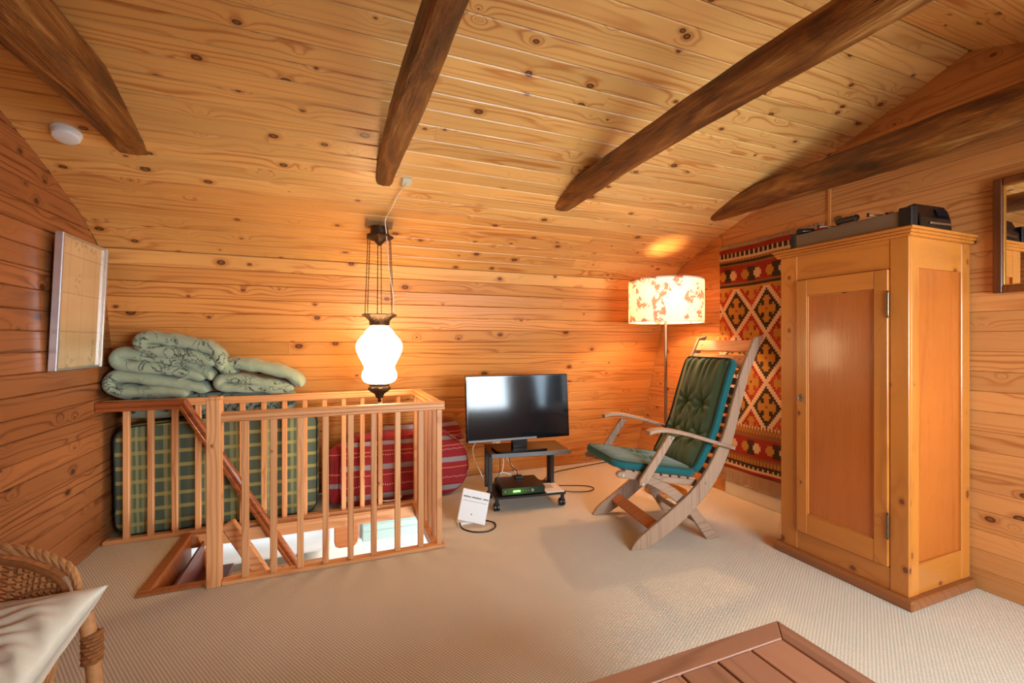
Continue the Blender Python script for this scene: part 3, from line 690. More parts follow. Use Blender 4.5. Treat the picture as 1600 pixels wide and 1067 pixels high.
# ------------------------------------------------------------------ soft things
def puffy(b, outline, y0, y1, r, segs=5, mi=0, end_mi=None, fn=None, bulge=0.0, wob=0.0, seed=1, rings=4):
    """outline in (a,b) ; extruded in t from y0..y1 with rounded rims; caps filled as inward rings with bulge"""
    rr = random.Random(seed); fn = fn or (lambda a, b_, t: (a, t, b_)); n = len(outline); lay = []
    for i in range(segs+1): a = PI/2*i/segs; lay.append((r*(1-math.sin(a)), y0+r*(1-math.cos(a))))
    lay += [(r*(1-math.sin(PI/2*(1-i/segs))), y1-r*(1-math.cos(PI/2*(1-i/segs)))) for i in range(segs+1)]
    cx = sum(p[0] for p in outline)/n; cz = sum(p[1] for p in outline)/n
    ringsL = []
    base_in = inset(outline, r)
    for k in range(rings, 0, -1):
        f = 1-k/(rings+0.3); ringsL.append(([(cx+(p[0]-cx)*f, cz+(p[1]-cz)*f) for p in base_in], y0-bulge*(1-f*f)))
    for ins, t in lay: ringsL.append((inset(outline, ins) if ins > 1e-6 else outline, t))
    for k in range(1, rings+1):
        f = 1-k/(rings+0.3); ringsL.append(([(cx+(p[0]-cx)*f, cz+(p[1]-cz)*f) for p in base_in], y1+bulge*(1-f*f)))
    vs = []
    for pl, t in ringsL:
        for a, b_ in pl:
            w_ = wob*(math.sin(a*23+b_*17+seed)+math.sin(a*9-b_*31+seed*2))*0.5 if wob else 0
            vs.append(fn(a+w_*0.5, b_+w_*0.4, t+w_))
    fs = []; K = len(ringsL)
    for k in range(K-1):
        for i in range(n): j = (i+1) % n; fs.append((k*n+i, k*n+j, (k+1)*n+j, (k+1)*n+i))
    fs += [tuple(range(n))[::-1], tuple((K-1)*n+i for i in range(n))]
    b.add(vs, fs, mi)
def rrect(x0, x1, z0, z1, r, n=6, step=0.06):
    out = []
    for cx, cz, a0 in ((x1-r, z0+r, -PI/2), (x1-r, z1-r, 0), (x0+r, z1-r, PI/2), (x0+r, z0+r, PI)):
        for k in range(n+1): a = a0+PI/2*k/n; out.append((cx+r*math.cos(a), cz+r*math.sin(a)))
    res = []
    for i in range(len(out)):
        a, c = out[i], out[(i+1) % len(out)]; L = math.hypot(c[0]-a[0], c[1]-a[1]); m = max(1, int(L/step))
        for k in range(m): res.append((a[0]+(c[0]-a[0])*k/m, a[1]+(c[1]-a[1])*k/m))
    return res
def lean(y_front):     # follow the inclined back wall: y shifts with z
    return lambda a, b_, t: (a, t-0.05*b_, b_)
# plaid mattress leaning behind the balustrade
mat_t = thing('plaid_mattress', (-0.7, 3.65, 0.005), 'green and yellow plaid foam mattress standing behind the balusters, left of the red bag', 'mattress')
ol = [(x, z+0.0) for x, z in rrect(-1.285, -0.10, 0.006, 0.755, 0.09)]
ol = [(x, z-0.045*max(0, (-0.75-x))/0.5 if z > 0.5 else z) for x, z in ol]
b = MB(); puffy(b, ol, 3.565, 3.745, 0.03, fn=lean(0), bulge=0.006, wob=0.006); b.build('mattress_body', M['plaid'], mat_t, smooth=True, auto=False)
pp = MB(); pp.tube([lean(0)(x, z, 3.572) for x, z in inset(ol, 0.008)+[inset(ol, 0.008)[0]]], 0.0045, 6); pp.build('piping', M['piping'], mat_t, smooth=True)
# flat quilt bundle under the rail
b = MB(); puffy(b, rrect(-1.255, -0.24, 0.752, 0.90, 0.06), 3.535, 3.70, 0.055, fn=lambda a, b_, t: (a, t-0.12*(b_-0.75), b_), bulge=0.012, wob=0.012, seed=3)
tag(b.build('folded_quilt', M['duvet2'], smooth=True, auto=False), 'flat sage printed quilt lying on the plaid mattress, mostly behind the top rail', 'quilt', 'folded sage quilts stacked over the back rail')
def fold_quilt(path, th, y0, y1, label, seed=1, shift=0.0, tagpos=None):
    """soft pad swept along an XZ path; cross-section in (y, normal) is a superellipse"""
    path = spline(path, 5); b = MB(); n = 18; vs = []; m = len(path); L = [0]
    for i in range(1, m): L.append(L[-1]+math.hypot(path[i][0]-path[i-1][0], path[i][1]-path[i-1][1]))
    for i, (x, z) in enumerate(path):
        a = path[max(0, i-1)]; c = path[min(m-1, i+1)]; tx, tz = c[0]-a[0], c[1]-a[1]; q = math.hypot(tx, tz); nx, nz = -tz/q, tx/q
        e = min(L[i], L[-1]-L[i]); s_ = min(1, (e/0.05+0.02))**0.5 if e < 0.05 else 1
        t = th*s_*(1+0.10*math.sin(L[i]*38+seed)+0.06*math.sin(L[i]*71+seed*3)); dpt = (y1-y0)/2*(0.9+0.1*s_); yc = (y0+y1)/2+shift*L[i]
        for k in range(n):
            an = 2*PI*k/n; ca, sa = math.cos(an), math.sin(an); p = 0.6
            yy = abs(ca)**p*(1 if ca > 0 else -1)*dpt; hh = abs(sa)**0.9*(1 if sa > 0 else -1)*t/2
            hh *= 1+0.05*math.sin(L[i]*60+k)
            vs.append((x+nx*hh, yc+yy*(1+0.015*math.sin(L[i]*90+seed)), z+nz*hh))
    fs = [(i*n+k, i*n+(k+1) % n, (i+1)*n+(k+1) % n, (i+1)*n+k) for i in range(m-1) for k in range(n)]+[tuple(range(n)), tuple((m-1)*n+k for k in range(n))]
    b.add(vs, fs)
    xs = [v[0] for v in vs]; zs = [v[2] for v in vs]
    root = thing('folded_quilt', ((min(xs)+max(xs))/2, (y0+y1)/2, min(zs)), label, 'quilt', 'folded sage quilts stacked over the back rail')
    q = b.build('quilt_body', M['duvet'], root, smooth=True, auto=False)
    q.modifiers.new('s', 'SUBSURF').levels = 1; q.modifiers['s'].render_levels = 1
    if tagpos:
        x, y, z = tagpos; t = MB(); t.obox((x-0.015, y, z-0.004), (x+0.03, y-0.006, z+0.012), 0.022, 0.0025, up=(0, -0.3, 1)); t.build('care_tag', M['white_cloth'], root)
    return root
fold_quilt([(-0.86, 0.915), (-1.00, 0.935), (-1.15, 0.935), (-1.25, 0.95), (-1.275, 1.0), (-1.235, 1.035), (-1.12, 1.02), (-0.95, 0.985), (-0.82, 0.955), (-0.755, 0.925)], 0.086, 3.43, 3.66, 'sage quilt folded double, lowest of the three stacked beside the left wall', 1, tagpos=(-0.90, 3.44, 1.01))
fold_quilt([(-0.77, 1.01), (-0.9, 1.06), (-1.05, 1.085), (-1.18, 1.10), (-1.235, 1.135), (-1.215, 1.175), (-1.12, 1.165), (-0.98, 1.135), (-0.85, 1.10), (-0.77, 1.06), (-0.735, 0.995)], 0.090, 3.42, 3.64, 'sage quilt folded double, middle one of the three stacked beside the left wall', 2, tagpos=(-0.93, 3.425, 1.14))
fold_quilt([(-0.70, 1.10), (-0.8, 1.145), (-0.93, 1.175), (-1.06, 1.205), (-1.10, 1.24), (-1.07, 1.272), (-0.98, 1.262), (-0.85, 1.238), (-0.74, 1.205), (-0.69, 1.15), (-0.675, 1.06)], 0.088, 3.38, 3.57, 'sage quilt with dark motif, topmost of the three stacked beside the left wall', 3, tagpos=(-0.78, 3.41, 1.225))
fold_quilt([(-0.27, 0.915), (-0.4, 0.93), (-0.52, 0.94), (-0.64, 0.945), (-0.695, 0.965), (-0.68, 1.0), (-0.6, 1.0), (-0.45, 0.965), (-0.33, 0.94), (-0.25, 0.92)], 0.074, 3.42, 3.64, 'sage quilt folded double, lower of the pair at the pile\'s right end', 4)
fold_quilt([(-0.60, 1.045), (-0.665, 1.075), (-0.64, 1.105), (-0.52, 1.09), (-0.40, 1.06), (-0.29, 1.025), (-0.22, 0.97), (-0.205, 0.93)], 0.088, 3.43, 3.65, 'sage quilt draped in a wedge, upper of the pair at the pile\'s right end', 5)

# red striped bags
bag = thing('striped_bag', (0.5, 3.7, 0.005), 'large red striped canvas bag with grey bands lying behind the railing, left of the television', 'bag')
ol = [(0.04, 0.10), (0.06, 0.03), (0.12, 0.008), (0.3, 0.006), (0.5, 0.006), (0.7, 0.006), (0.88, 0.008), (0.97, 0.05), (1.03, 0.13), (1.05, 0.22), (1.04, 0.31), (1.0, 0.40), (0.93, 0.47), (0.84, 0.515), (0.7, 0.53), (0.5, 0.535), (0.3, 0.53), (0.15, 0.52), (0.08, 0.49), (0.045, 0.42), (0.035, 0.3), (0.033, 0.2)]
ol = spline(ol+[ol[0]], 3)[:-1]
b = MB(); puffy(b, ol, 3.565, 3.84, 0.05, fn=lambda a, b_, t: (a, t-0.06*b_, b_), bulge=0.012, wob=0.01, seed=5); b.build('bag_body', M['red_stripe'], bag, smooth=True, auto=False)
b = MB(); puffy(b, [(-0.015+p[0]*1.0, p[1]) for p in rrect(0.0, 0.13, 0.03, 0.47, 0.06)], 3.58, 3.76, 0.045, fn=lambda a, b_, t: (a+0.25*(t-3.68), t-0.06*b_, b_), bulge=0.01, wob=0.008, seed=9); b.build('end_pocket', M['red_end'], bag, smooth=True, auto=False)
pp = MB(); q = inset(ol, 0.015); pp.tube([(a, 3.573-0.06*z, z) for a, z in q+[q[0]]], 0.004, 6); pp.build('piping', M['red_end'], bag, smooth=True)
pp = MB(); pp.tube(spline([(0.33, 3.57, 0.04), (0.36, 3.535, 0.035), (0.42, 3.53, 0.032), (0.48, 3.535, 0.04), (0.5, 3.57, 0.05)], 5), 0.006, 6); pp.build('strap_loop', M['cord_white'], bag, smooth=True)
b = MB(); ol2 = spline([(0.33, 0.4), (0.34, 0.52), (0.42, 0.57), (0.6, 0.575), (0.8, 0.585), (0.92, 0.58), (1.0, 0.54), (1.03, 0.46), (1.0, 0.40), (0.33, 0.4)], 4)[:-1]
puffy(b, ol2, 3.72, 3.80, 0.04, fn=lambda a, b_, t: (a, t-0.06*(b_-0.4), b_), bulge=0.006, wob=0.01, seed=8)
o = b.build('flat_striped_bag', M['red_stripe'], smooth=True, auto=False, origin=(0.66, 3.75, 0.08)); tag(o, 'flatter red striped bag tucked against the wall above and behind the big red one', 'bag')

# ------------------------------------------------------------------ hanging lamp
HX, HY = 0.288, 3.09
lamp = thing('hanging_lamp', (HX, HY, 0.86), 'antique hanging lamp with glowing white glass globe and bronze chains over the stair', 'lamp')
cz = 1.965
b = MB(); b.lathe([(0.012, 1.885), (0.02, 1.90), (0.035, 1.915), (0.07, 1.93), (0.085, 1.94), (0.082, 1.952), (0.06, 1.962), (0.055, 2.01)], (HX, HY), 28, wav=(0.08, 7, (3, 4, 5))); b.build('canopy', M['brass_dark'], lamp, smooth=True)
b = MB(); sl = Vector((0, 0.36, -0.16)).normalized(); nn = Vector((0, -0.16, -0.36)).normalized()
pc = Vector((HX, HY+0.005, prof_z(HY+0.005)-0.008)); b.obox(pc-Vector((0.085, 0, 0)), pc+Vector((0.085, 0, 0)), 0.085, 0.012, up=nn, c=0.002); b.build('backing_plate', M['old_plate'], lamp)
b = MB(); b.lathe([(0.062, 1.355), (0.064, 1.365), (0.066, 1.385), (0.078, 1.40), (0.088, 1.412), (0.108, 1.425), (0.104, 1.430), (0.088, 1.424), (0.07, 1.41)], (HX, HY), 42, cap=False, wav=(0.06, 14, (4, 5, 6))); b.build('crown_ring', M['brass_dark'], lamp, smooth=True)
for k in range(6):
    a = 2*PI*k/6+0.3; rt, rb = 0.078, 0.098
    p0 = Vector((HX+rt*math.cos(a), HY+rt*math.sin(a), 1.94)); p1 = Vector((HX+rb*math.cos(a), HY+rb*math.sin(a), 1.425))
    b = MB(); m = 44; vs = []
    b.tube([p0+(p1-p0)*i/m for i in range(m+1)], [0.0036 if i % 2 else 0.0022 for i in range(m+1)], 6); b.build('chain', M['chain'], lamp)
b = MB(); gp = spline([(0.058, 1.362), (0.062, 1.345), (0.085, 1.325), (0.098, 1.30), (0.122, 1.275), (0.146, 1.235), (0.145, 1.19), (0.127, 1.145), (0.107, 1.105), (0.097, 1.075), (0.108, 1.05), (0.112, 1.015), (0.096, 0.985), (0.06, 0.97)], 3)
b.lathe(gp, (HX, HY), 36, cap=False); b.build('glass_globe', M['globe'], lamp, smooth=True)
b = MB(); b.lathe([(0.062, 0.978), (0.066, 0.97), (0.062, 0.955), (0.07, 0.942), (0.068, 0.93), (0.05, 0.915), (0.032, 0.902), (0.026, 0.888), (0.024, 0.88), (0.012, 0.872), (0.006, 0.868)], (HX, HY), 24, wav=(0.05, 8, (3, 4, 5))); b.lathe([(0.004, 0.87), (0.011, 0.864), (0.013, 0.856), (0.009, 0.848), (0.003, 0.845)], (HX, HY), 12); b.build('finial', M['brass_dark'], lamp, smooth=True)
jb = MB(); jp = Vector((0.404, 2.69, prof_z(2.69))); sv = Vector((0, 0.55, -0.205)).normalized(); nv = Vector((0, -0.205, -0.55)).normalized()
jb.obox(jp-Vector((0.027, 0, 0))+nv*0.011, jp+Vector((0.027, 0, 0))+nv*0.011, 0.052, 0.022, up=nv, c=0.004); tag(jb.build('junction_box', M['box_grey']), 'small pale grey junction box on the boarded ceiling beside the log beam', 'junction box')
cd = MB(); pts = [tuple(jp+nv*0.025), (0.37, 2.78, 2.145), (0.345, 2.88, 2.09), (0.315, 2.985, 2.035), (0.325, 3.02, 1.96), (0.33, 3.015, 1.85), (0.345, 3.02, 1.7), (0.37, 3.03, 1.55), (0.372, 3.04, 1.44)]
cd.tube(spline(pts, 4), 0.0035, 6); tag(cd.build('lamp_cord', M['cord_white'], smooth=True), 'thin white cord from the junction box down to the hanging lamp', 'cord')
sd = thing('smoke_detector', (-1.133, 2.666, 2.19), 'round white smoke detector on the ceiling near the left wall', 'smoke detector')
zf = Vector((0, 0.205, 0.55)).normalized(); xf_ = Vector((1, 0, 0)); yf_ = zf.cross(xf_)
pc = Vector((-1.133, 2.666, prof_z(2.666)))
def lathe_on(prof, n=28):
    b = MB(lambda x, y, z: pc+xf_*x+yf_*y+zf*z); b.lathe(prof, n=n); return b
lathe_on([(0.055, 0.0), (0.055, -0.008), (0.052, -0.01)]).build('mount_ring', M['white'], sd, smooth=True)
lathe_on([(0.051, -0.009), (0.0515, -0.026), (0.045, -0.036), (0.02, -0.040), (0.0, -0.0405)]).build('cover', M['white'], sd, smooth=True)

# ------------------------------------------------------------------ picture frame on left wall
pf = thing('framed_drawing', (XL+0.03, 3.15, 1.1), 'aluminium framed pale drawing behind glass hanging on the left wall', 'picture')
def PX(y, z, t): return (XL+0.022+0.03*(z-1.10)/0.7+t, y, z)
for y0, y1, z0, z1, m in ((2.905, 2.925, 1.10, 1.80, 'alu'), (3.375, 3.395, 1.10, 1.80, 'alu')):
    b = MB(PX and (lambda x, y, z: PX(y, z, x))); b.box(-0.012, 0.022, y0, y1, z0, z1, 0.003); b.build('frame_side', M[m], pf)
for z0, z1 in ((1.10, 1.112), (1.788, 1.80)):
    b = MB(lambda x, y, z: PX(y, z, x)); b.box(-0.012, 0.016, 2.925, 3.375, z0, z1, 0.002); b.build('frame_bar', M['alu'], pf)
b = MB(lambda x, y, z: PX(y, z, x)); b.box(-0.010, 0.006, 2.925, 3.375, 1.112, 1.788); b.build('drawing', M['plan'], pf)

# ------------------------------------------------------------------ television and cart
CY = R(-8.0)
def cart_xf(x, y, z):   # local x right, y back, origin at cart centre on floor
    return (1.385+x*math.cos(CY)-y*math.sin(CY), 3.20+x*math.sin(CY)+y*math.cos(CY), z)
cart = thing('tv_cart', (1.385, 3.20, 0), 'low black metal television trolley on casters against the back wall', 'trolley')
b = MB(cart_xf); b.box(-0.29, 0.31, -0.17, 0.17, 0.412, 0.430, 0.003); b.build('top_shelf', M['black_gloss'], cart)
b = MB(cart_xf); b.box(-0.295, 0.315, -0.182, -0.170, 0.402, 0.432, 0.002); b.build('front_lip', M['grey_plastic'], cart)
b = MB(cart_xf); b.box(-0.27, 0.28, -0.165, 0.16, 0.095, 0.112, 0.003); b.build('bottom_shelf', M['black'], cart)
for x, y in ((-0.275, -0.02), (-0.275, 0.14), (0.245, 0.14), (0.245, 0.06)):
    b = MB(cart_xf); b.box(x-0.014, x+0.014, y-0.014, y+0.014, 0.10, 0.413, 0.002); b.build('upright', M['dark_metal'], cart)
for x, y in ((-0.25, -0.14), (0.26, -0.14), (-0.25, 0.14), (0.26, 0.14)):
    b = MB(cart_xf); b.box(x-0.012, x+0.012, y-0.01, y+0.01, 0.05, 0.096, 0.002); b.box(x-0.017, x+0.017, y-0.02, y+0.02, 0.045, 0.06, 0.003); c_ = b.build('caster', M['black'], cart)
    for sx in (-0.012, 0.012):
        w_ = MB(cart_xf); n = 18
        w_.prism([(y+0.012+0.028*math.cos(2*PI*k/n), 0.0285+0.028*math.sin(2*PI*k/n)) for k in range(n)], lambda a, b_, t: (x+sx+t, a, b_), -0.009, 0.009, 0.002)
        w_.build('caster_wheel', M['black'], c_, smooth=True)
TVY = 3.14; TYAW = R(-2.5)
tv = thing('television', (1.33, TVY, 0.431), 'black flat screen television with bright window reflection, on the black trolley', 'television')
tilt = 0.085
def tv_xf(x, y, z):
    zz = z-0.43; y2 = y+zz*tilt
    return (1.322+x*math.cos(TYAW)-y2*math.sin(TYAW), TVY+x*math.sin(TYAW)+y2*math.cos(TYAW), z)
W2 = 0.415; z0, z1 = 0.505, 0.993
def tv_plain(x, y, z): return (1.322+x*math.cos(TYAW)-y*math.sin(TYAW), TVY+x*math.sin(TYAW)+y*math.cos(TYAW), z)
b = MB(tv_xf); b.box(-W2, W2, -0.012, 0.03, z0, z1, 0.005); b.box(-0.25, 0.25, 0.03, 0.07, z0+0.03, z1-0.16, 0.012); b.build('housing', M['black_gloss'], tv)
b = MB(tv_xf); b.box(-W2+0.014, W2-0.014, -0.0145, -0.0115, z0+0.026, z1-0.014); b.build('screen', M['screen'], tv)
b = MB(tv_xf); b.box(-W2+0.01, W2-0.28, -0.0165, -0.012, z0+0.002, z0+0.018, 0.002); b.build('lower_trim', M['grey_plastic'], tv)
b = MB(tv_plain); b.box(-0.06, 0.06, 0.0, 0.045, 0.443, 0.54, 0.005); b.build('stand_neck', M['black_gloss'], tv)
b = MB(tv_plain); b.prism([(p[0], p[1]) for p in rrect(-0.20, 0.20, -0.09, 0.13, 0.04, 5, 1)], lambda a, c, t: (a, c, t), 0.431, 0.445, 0.003); b.build('stand_base', M['black_gloss'], tv)
# receiver
rc = thing('receiver_box', (1.30, 3.14, 0.112), 'black set-top receiver with green lit front on the lower trolley shelf', 'receiver')
b = MB(cart_xf); b.box(-0.215, 0.115, -0.155, 0.12, 0.118, 0.172, 0.003); b.box(-0.2, -0.17, -0.13, -0.1, 0.112, 0.119); b.box(0.07, 0.1, -0.13, -0.1, 0.112, 0.119); b.box(-0.2, -0.17, 0.07, 0.1, 0.112, 0.119); b.box(0.07, 0.1, 0.07, 0.1, 0.112, 0.119); b.build('housing', M['black'], rc)
b = MB(cart_xf); b.box(-0.213, 0.113, -0.158, -0.154, 0.122, 0.168, 0.001); fp = b.build('front_panel', M['receiver_front'], rc)
b = MB(cart_xf); b.box(-0.13, -0.075, -0.1595, -0.157, 0.138, 0.152); b.build('display', M['led'], fp)
for x, r_ in ((-0.19, 0.007), (-0.055, 0.004), (-0.035, 0.004), (-0.015, 0.004), (0.018, 0.012)):
    b = MB(cart_xf); b.prism([(x+r_*math.cos(2*PI*k/14), 0.146+r_*math.sin(2*PI*k/14)) for k in range(14)], lambda a, c, t: (a, t, c), -0.162, -0.157, 0.0008); b.build('button', M['chrome'], fp)
b = MB(cart_xf); b.box(0.125, 0.27, -0.16, 0.05, 0.1125, 0.1185, 0.001); o = b.build('booklet', M['paper']); tag(o, 'white booklet beside the receiver on the lower trolley shelf', 'booklet')
b = MB(cart_xf); b.box(0.15, 0.21, -0.08, 0.0, 0.119, 0.1235, 0.001); tag(b.build('small_card', M['fringe']), 'small tan card lying on the white booklet on the trolley', 'card')
b = MB(cart_xf); b.box(-0.06, 0.0, 0.04, 0.1, 0.1725, 0.19, 0.003); tag(b.build('power_adapter', M['black']), 'small black adapter on top of the receiver', 'adapter')
# wall socket and cables
def wall_y(z): return prof_y(z)
sk_ = thing('wall_socket', (1.40, wall_y(0.3), 0.24), 'white double socket with plug on the back wall under the television', 'socket')
sxc = 1.395
b = MB(lambda x, y, z: (sxc+x, wall_y(z)-0.002-y, z)); b.box(-0.04, 0.04, 0, 0.02, 0.27, 0.35, 0.005); b.build('plate', M['white'], sk_)
b = MB(lambda x, y, z: (sxc+x, wall_y(z)-0.002-y, z)); b.box(-0.018, 0.018, 0.02, 0.055, 0.285, 0.325, 0.006); b.build('plug', M['cord_white'], sk_)
def cable(pts, r, mat, label):
    b = MB(); b.tube(spline(pts, 6), r, 6); tag(b.build('cable', M[mat], smooth=True), label, 'cable', 'television cables')
c = lambda x, y, z: cart_xf(x, y, z)
cable([(sxc, wall_y(0.3)-0.06, 0.29), (sxc+0.03, 3.78, 0.2), (sxc+0.0, 3.72, 0.1), (1.32, 3.66, 0.012), (1.22, 3.62, 0.03), (1.14, 3.58, 0.17), (1.075, 3.52, 0.29), (1.045, 3.45, 0.40), (1.05, 3.3, 0.50), (1.1, 3.2, 0.55)], 0.005, 'cord_white', 'white cable running from the socket up behind the left side of the television')
cable([(sxc+0.04, wall_y(0.3)-0.03, 0.28), (1.52, 3.7, 0.08), (1.55, 3.55, 0.012), (1.5, 3.45, 0.05), (1.36, 3.36, 0.16), (1.25, 3.36, 0.2), (1.2, 3.38, 0.12)], 0.006, 'cord_white', 'thicker white cable arching behind the receiver')
cable([c(-0.13, 0.05, 0.41), c(-0.11, 0.0, 0.3), c(-0.06, 0.02, 0.24), c(-0.04, 0.06, 0.194)], 0.004, 'cord_black', 'black cable hanging from the shelf to the adapter on the receiver')
cable([c(-0.21, -0.05, 0.408), c(-0.21, -0.06, 0.27), c(-0.235, -0.02, 0.2), c(-0.245, 0.05, 0.13)], 0.003, 'cord_black', 'thin black cable down the left of the receiver')
cable([c(0.2, 0.13, 0.118), (1.75, 3.25, 0.03), (1.95, 3.22, 0.007), (2.05, 3.26, 0.007), (2.02, 3.35, 0.007), (1.8, 3.45, 0.007), (1.65, 3.38, 0.07), c(0.16, 0.15, 0.118)], 0.004, 'cord_black', 'black cable looping on the carpet right of the trolley')
cable([c(0.1, 0.15, 0.116), (1.60, 3.42, 0.02), (1.75, 3.62, 0.007), (1.95, 3.8, 0.007), (2.2, 3.86, 0.007), (2.6, 3.93, 0.007), (2.95, 3.94, 0.007)], 0.004, 'cord_black', 'long black cable running along the foot of the back wall to the corner')
# router card stand
rt = thing('white_router', (0.86, 2.92, 0), 'flat white router panel with a grey heading standing tilted on the carpet', 'router')
def rot_px(x, y, z):   # x right, z up in plane, y depth (towards back)
    roll = R(-13); xr = x*math.cos(roll)-z*math.sin(roll)*1.0; zr = x*math.sin(roll)+z*math.cos(roll)
    yaw = R(-14); yy = y+zr*0.35
    return (0.775+xr*math.cos(yaw)-yy*math.sin(yaw), 2.93+xr*math.sin(yaw)+yy*math.cos(yaw), 0.052+zr)
b = MB(rot_px); b.box(0, 0.19, 0, 0.014, 0, 0.195, 0.004); b.build('panel', M['white'], rt)
b = MB(rot_px)
xx = 0.012; rr = random.Random(4)
for wd in (0.052, 0.07, 0.042):
    n = int(wd/0.0065)
    for k in range(n): b.box(xx+k*0.0065, xx+k*0.0065+0.0048, -0.0012, 0.001, 0.148, 0.148+rr.choice([0.007, 0.0085]))
    xx += wd+0.007
b.build('heading', M['ink'], rt)
b = MB(rot_px); b.box(0.014, 0.178, -0.0008, 0.001, 0.126, 0.1275); b.build('rule_line', M['ink'], rt)
b = MB(rot_px); b.box(0.083, 0.09, -0.001, 0.001, 0.046, 0.053); b.build('mark', M['ink'], rt)
b = MB(); b.box(0.79, 0.93, 2.955, 3.01, 0.0, 0.016, 0.004); b.build('foot', M['white'], rt)
b = MB(); b.tube(spline([(0.80, 2.955, 0.02), (0.80, 2.90, 0.006), (0.83, 2.84, 0.005), (0.88, 2.80, 0.005), (0.95, 2.79, 0.005), (1.01, 2.83, 0.005), (1.03, 2.90, 0.005), (0.99, 2.96, 0.005), (0.93, 2.98, 0.012)], 6), 0.0045, 6); b.build('cord', M['cord_black'], rt, smooth=True)

# ------------------------------------------------------------------ floor lamp
FX, FY = 2.575, 2.99
fl = thing('floor_lamp', (FX, FY, 0), 'floor lamp with lit cream drum shade printed in red, in the far right corner', 'lamp')
b = MB(); b.lathe([(0.165, 0.0), (0.17, 0.006), (0.168, 0.016), (0.15, 0.024), (0.03, 0.03), (0.016, 0.036)], (FX, FY), 40); b.build('base', M['brass'], fl, smooth=True)
b = MB(); b.tube([(FX, FY, 0.03), (FX, FY, 0.9), (FX, FY, 1.50)], 0.0125, 14); b.tube([(FX, FY, 1.5), (FX, FY, 1.80)], 0.004, 8); b.build('pole', M['steel'], fl, smooth=True)
SR, SZ0, SZ1 = 0.300, 1.408, 1.755
b = MB(lambda x, y, z: (FX+x, FY+y, z)); b.lathe([(SR, SZ0), (SR, SZ1)], (0, 0), 64, cap=False); shade = b.build('lamp_shade', M['shade'], fl, smooth=True)
for zz in (SZ0, SZ1):
    b = MB(); b.tube([(FX+SR*math.cos(2*PI*k/48), FY+SR*math.sin(2*PI*k/48), zz) for k in range(49)], 0.003, 6); b.build('shade_ring', M['shade'], fl, smooth=True)
b = MB()
for k in range(3): a = 2*PI*k/3; b.tube([(FX, FY, SZ1-0.02), (FX+SR*math.cos(a), FY+SR*math.sin(a), SZ1)], 0.002, 5)
b.build('spider', M['steel'], fl)
b = MB(); b.lathe([(0.016, 1.49), (0.018, 1.52), (0.018, 1.545)], (FX, FY), 16); b.build('bulb_holder', M['steel'], fl, smooth=True)
b = MB(); b.lathe([(0.045, SZ1-0.012), (0.298, SZ1-0.012), (0.298, SZ1-0.008), (0.045, SZ1-0.008), (0.045, SZ1-0.012)], (FX, FY), 40, cap=False); b.build('top_cover', M['shade'], fl)
l = bpy.data.lights.new('bulb', 'POINT'); l.energy = 22; l.color = (1.0, 0.64, 0.34); l.shadow_soft_size = 0.035
lo = bpy.data.objects.new('floor_lamp_bulb', l); COL.objects.link(lo); lo.location = (FX-0.03, FY-0.04, 1.60)

